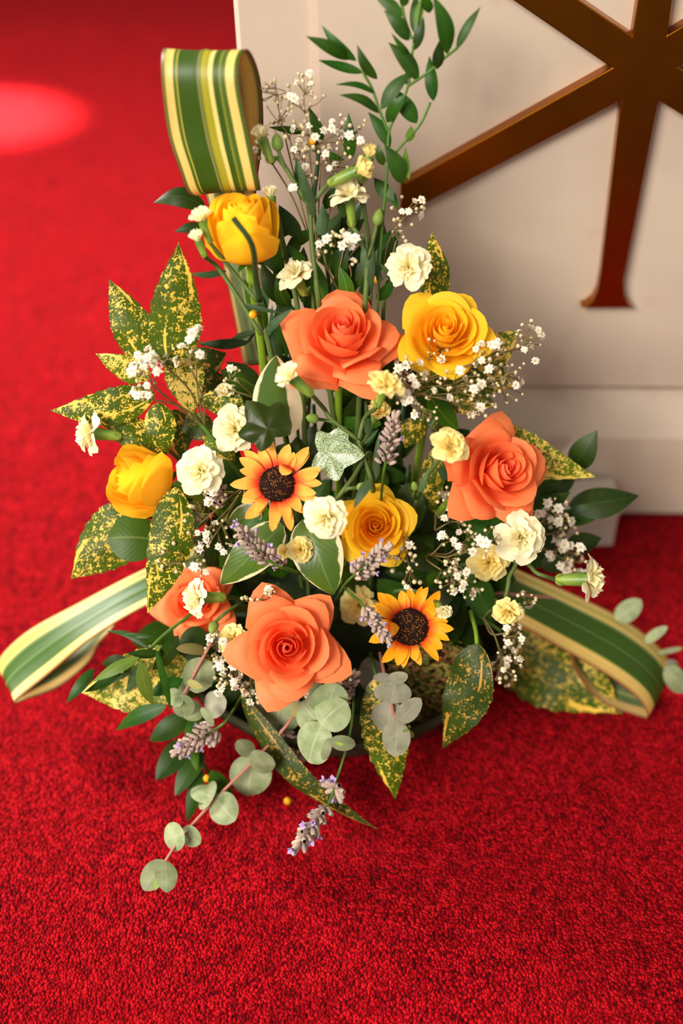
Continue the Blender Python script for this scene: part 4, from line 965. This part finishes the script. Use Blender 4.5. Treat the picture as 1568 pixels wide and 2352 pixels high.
lavender('blurred lavender head between the round carnation and the sunflower', (500, 1170), (502, 1115), 40, [(510, 1200, .03), (520, 1240, .05)], .02, 22)
lavender('small lavender head right of the lowest rose, in shade', (800, 1600), (812, 1545), 30, [(795, 1620, .0), (790, 1640, .03)], .0, 16)

# ------------------------------------------------------------------ baby's breath
def gyp_mesh():
    mb = MB()
    for li, (n_, r, z, tl) in enumerate(((7, 1.0, .0, .1), (7, .85, .3, .5), (6, .6, .55, .9), (4, .35, .75, 1.3))):
        for i in range(n_):
            a = i * 6.283 / n_ + li * .5 + U(-.2, .2); d = Vector((math.cos(a), math.sin(a), 0))
            T = d * r * math.cos(tl) + Vector((0, 0, z * .5 + r * math.sin(tl) * .6)) + Vector((U(-.1, .1), U(-.1, .1), U(-.1, .1)))
            leaf_mb(d * .05 + Vector((0, 0, z * .3)), T, Vector((0, 0, 1)), .62, 'oval', .1, U(-.3, .3), nu=2, nv=3, mb=mb)
    return mb.mesh('blossom', [MAT['white_petal']])
GY = [gyp_mesh() for _ in range(3)]
def gyp(label, rootpx, clusters, off=0.0, fs=12, bs=4.2, stemmat='stem_wire', rr=None):
    rt = P(*rootpx)
    t = thing('babys_breath_sprig', label, "baby's breath", rt)
    Tm = Matrix.Translation(-Vector(t.location))
    st = MB(); bd = MB()
    for (cx, cy, rx, ry, nf, nb) in clusters:
        rp = Vector((rootpx[0] - cx, rootpx[1] - cy)); k = .95 / max(1.0, math.hypot(rp.x / rx, rp.y / ry))
        nx, ny = cx + rp.x * k, cy + rp.y * k; no = off + U(-.005, .01)
        N0 = P(nx, ny, no)
        mid = (rt + N0) / 2 + Vector((U(-1, 1), U(-1, 1), U(-1, 1))) * .006
        st.tube(crom([rt, mid, N0], 8), .0007, 4)
        tips = []
        for i in range(nf + nb):
            a = U(0, 6.28); q = math.sqrt(rnd()); tips.append((cx + rx * q * math.cos(a), cy + ry * q * math.sin(a), off + U(-.022, .022), i < nf))
        ns = max(1, (nf + nb) // 5)
        subs = []
        for i in range(ns):
            tx, ty, to, _ = random.choice(tips)
            s_ = U(.4, .7); sx, sy_ = lerp(nx, tx, s_), lerp(ny, ty, s_); sp_ = P(sx, sy_, lerp(no, to, s_))
            subs.append((sx, sy_, sp_)); st.tube([N0, (N0 + sp_) / 2 + Vector((U(-1, 1), U(-1, 1), U(-1, 1))) * .002, sp_], .0005, 3)
        for tx, ty, to, isf in tips:
            sx, sy_, sp_ = min(subs, key=lambda q: (q[0] - tx) ** 2 + (q[1] - ty) ** 2)
            tp = P(tx, ty, to); u = pm(tp)
            st.tube([sp_, (sp_ + tp) / 2 + Vector((U(-1, 1), U(-1, 1), U(-1, 1))) * .0012, tp], .00035, 3)
            d = ((tp - sp_).normalized() + face(U(-.4, .4), U(-.2, .6), .8)).normalized()
            if isf: link('blossom', random.choice(GY), t, Tm @ frame(tp, d, U(0, 6), fs * u * U(.7, 1.1)))
            else: bd.ball(tp, bs * u * U(.8, 1.3), 6, 4)
    o = part(t, 'sprig_stems', st, MAT[stemmat])
    o = part(t, 'sprig_buds', bd, MAT['gyp_bud']); o['kind'] = 'stuff'
    return t
gyp("brown and white baby's breath sprig rising beside the tall striped loop", (715, 560, .03), [(630, 210, 34, 34, 3, 16), (700, 215, 45, 50, 6, 22), (655, 270, 50, 50, 5, 14), (600, 330, 22, 40, 4, 8)], .01, 11)
gyp("white baby's breath sprig in the upper middle, above the frilled carnations", (730, 600, .03), [(740, 310, 50, 50, 6, 14), (800, 300, 45, 45, 8, 16), (780, 360, 40, 35, 5, 12), (690, 390, 40, 50, 5, 10), (690, 340, 30, 30, 4, 8)], .015, 12)
gyp("baby's breath sprig in front of the altar, left of the brass diagonal arm", (880, 620, .03), [(935, 475, 42, 32, 5, 10), (920, 530, 30, 30, 1, 8)], .01, 12)
gyp("small white baby's breath sprig above the upper orange rose", (790, 690, .03), [(790, 545, 48, 24, 8, 16), (735, 570, 16, 22, 2, 8), (805, 600, 12, 12, 1, 2)], .0, 13)
gyp("wide white baby's breath sprig at the right, below the open yellow rose", (900, 900, .01), [(1215, 790, 34, 55, 9, 12), (1130, 820, 50, 40, 6, 18), (1010, 800, 36, 30, 2, 12), (950, 850, 45, 40, 8, 18), (1060, 880, 60, 40, 7, 30), (1160, 880, 55, 45, 8, 26), (985, 920, 50, 50, 5, 22), (1090, 930, 50, 30, 4, 20), (925, 890, 30, 40, 5, 12)], -.012, 12.5)
gyp("bright white baby's breath sprig in front of the upper left spotted leaves", (470, 980, .03), [(330, 870, 34, 46, 10, 16), (360, 815, 46, 28, 9, 10), (430, 815, 36, 30, 5, 6), (450, 770, 22, 22, 3, 2), (320, 905, 26, 20, 4, 6)], -.02, 14)
gyp("small blurred baby's breath sprig left of the folded cream-edged leaf", (600, 930, .04), [(530, 860, 22, 22, 2, 6), (520, 890, 16, 12, 1, 3)], .01, 10)
gyp("white baby's breath sprig hanging between the round carnation and the lower left rose", (560, 1120, .03), [(500, 1140, 36, 30, 4, 10), (450, 1210, 46, 50, 7, 16), (500, 1230, 40, 40, 3, 10), (400, 1280, 40, 40, 6, 8), (455, 1290, 34, 34, 5, 14)], -.015, 12)
gyp("white baby's breath sprig at the right, in front of pale yellow carnations", (985, 1270, .02), [(1035, 1235, 26, 22, 3, 6), (1085, 1245, 36, 30, 3, 14), (1060, 1290, 40, 30, 4, 16), (1030, 1335, 36, 34, 4, 14), (1075, 1350, 34, 30, 3, 12), (1130, 1250, 30, 40, 3, 10)], -.03, 14)
gyp("thin baby's breath sprig with small round buds above the bright sunflower", (925, 1230, .02), [(925, 1290, 36, 30, 1, 12), (945, 1330, 26, 26, 1, 8), (950, 1245, 20, 18, 1, 2)], -.01, 11, 5)
gyp("blurred baby's breath sprig at the far right, in front of broad dark leaves", (1180, 1240, .05), [(1280, 1170, 36, 30, 6, 10), (1300, 1220, 30, 40, 9, 16), (1260, 1190, 26, 30, 4, 8), (1300, 1280, 45, 34, 8, 10), (1330, 1300, 30, 40, 5, 8)], .05, 14)
gyp("dense white baby's breath sprig hanging below the small right carnation", (1110, 1420, .03), [(1180, 1470, 24, 50, 10, 22), (1165, 1530, 34, 46, 10, 30), (1205, 1390, 30, 30, 4, 10)], .005, 11)
gyp("dense white baby's breath sprig at the left edge of the lowest rose", (570, 1480, .03), [(500, 1480, 30, 30, 3, 14), (530, 1560, 44, 50, 12, 30), (580, 1590, 30, 28, 5, 16), (505, 1520, 20, 30, 4, 10)], -.005, 12.5)
gyp("single white baby's breath blossom with buds just above the lowest rose", (640, 1420, .04), [(620, 1358, 12, 8, 1, 2), (600, 1370, 36, 8, 0, 6), (575, 1375, 20, 10, 0, 5)], -.02, 13)
gyp("small baby's breath sprig at the bottom right corner of the lowest rose", (760, 1530, .03), [(785, 1580, 26, 34, 1, 10), (715, 1615, 26, 24, 4, 8), (800, 1610, 16, 30, 1, 6)], -.005, 12)
gyp("faint baby's breath sprig in the shade left of the sideways orange rose", (1000, 1200, .04), [(1030, 1160, 30, 50, 3, 14), (1050, 1210, 30, 24, 2, 8)], .03, 10)

# ------------------------------------------------------------------ berries
def berry(label, c, r, off, ground=False):
    C = P(c[0], c[1], off)
    if ground: d = ray(*c); C = CAM + d * ((r * .0003 - S) / d.z)
    u = pm(C); t = thing('yellow_berry', label, 'berry', C)
    part(t, 'fruit', MB().ball(C, r * u, 10, 7), MAT['berry_yellow'])
    part(t, 'stalk', MB().tube([C + Vector((r * u * .8, 0, 0)), C + Vector((r * u * 1.6, 0, .001))], .0005, 4), MAT['bark'])
berry('round yellow berry lying on the red carpet below the flowers', (660, 1840), 9, 0, True)
berry('yellow berry among the low glossy leaves at the left', (475, 1788), 9, .01)
berry('yellow berry between the stems above the upper orange rose', (743, 656), 11, .03)
berry('yellow berry beside the pale striped leaf tail at the left', (580, 723), 10, .0)
berry('orange-yellow berry behind the top white sprig', (718, 324), 9, .015)
berry('yellow berry under the cream carnation above the yellow rose', (865, 642), 9, .02)

# repeats carry the name of their set
GROUPS = {'rose': 'roses in the arrangement', 'carnation': 'carnations in the arrangement', 'carnation_spray': 'branched carnation stems', 'sunflower': 'sunflowers in the arrangement',
          'striped_leaf_loop': 'folded striped leaf loops', 'ruscus_branch': 'ruscus branches', 'spotted_laurel_branch': 'spotted laurel greenery', 'spotted_laurel_leaf': 'spotted laurel greenery',
          'cream_edged_leaf': 'cream-edged leaves', 'ivy_leaf': 'ivy leaves', 'eucalyptus_branch': 'eucalyptus branches', 'leafy_sprig': 'leafy green sprigs',
          'lavender_stem': 'lavender stems', 'babys_breath_sprig': "baby's breath sprigs", 'yellow_berry': 'yellow berries'}
for o in bpy.data.objects:
    g = GROUPS.get(o.name.split('.')[0])
    if g and o.parent is None: o['group'] = 'orange roses' if g.startswith('roses') and 'orange rose' in o['label'][:30] else ('yellow roses' if g.startswith('roses') else g)
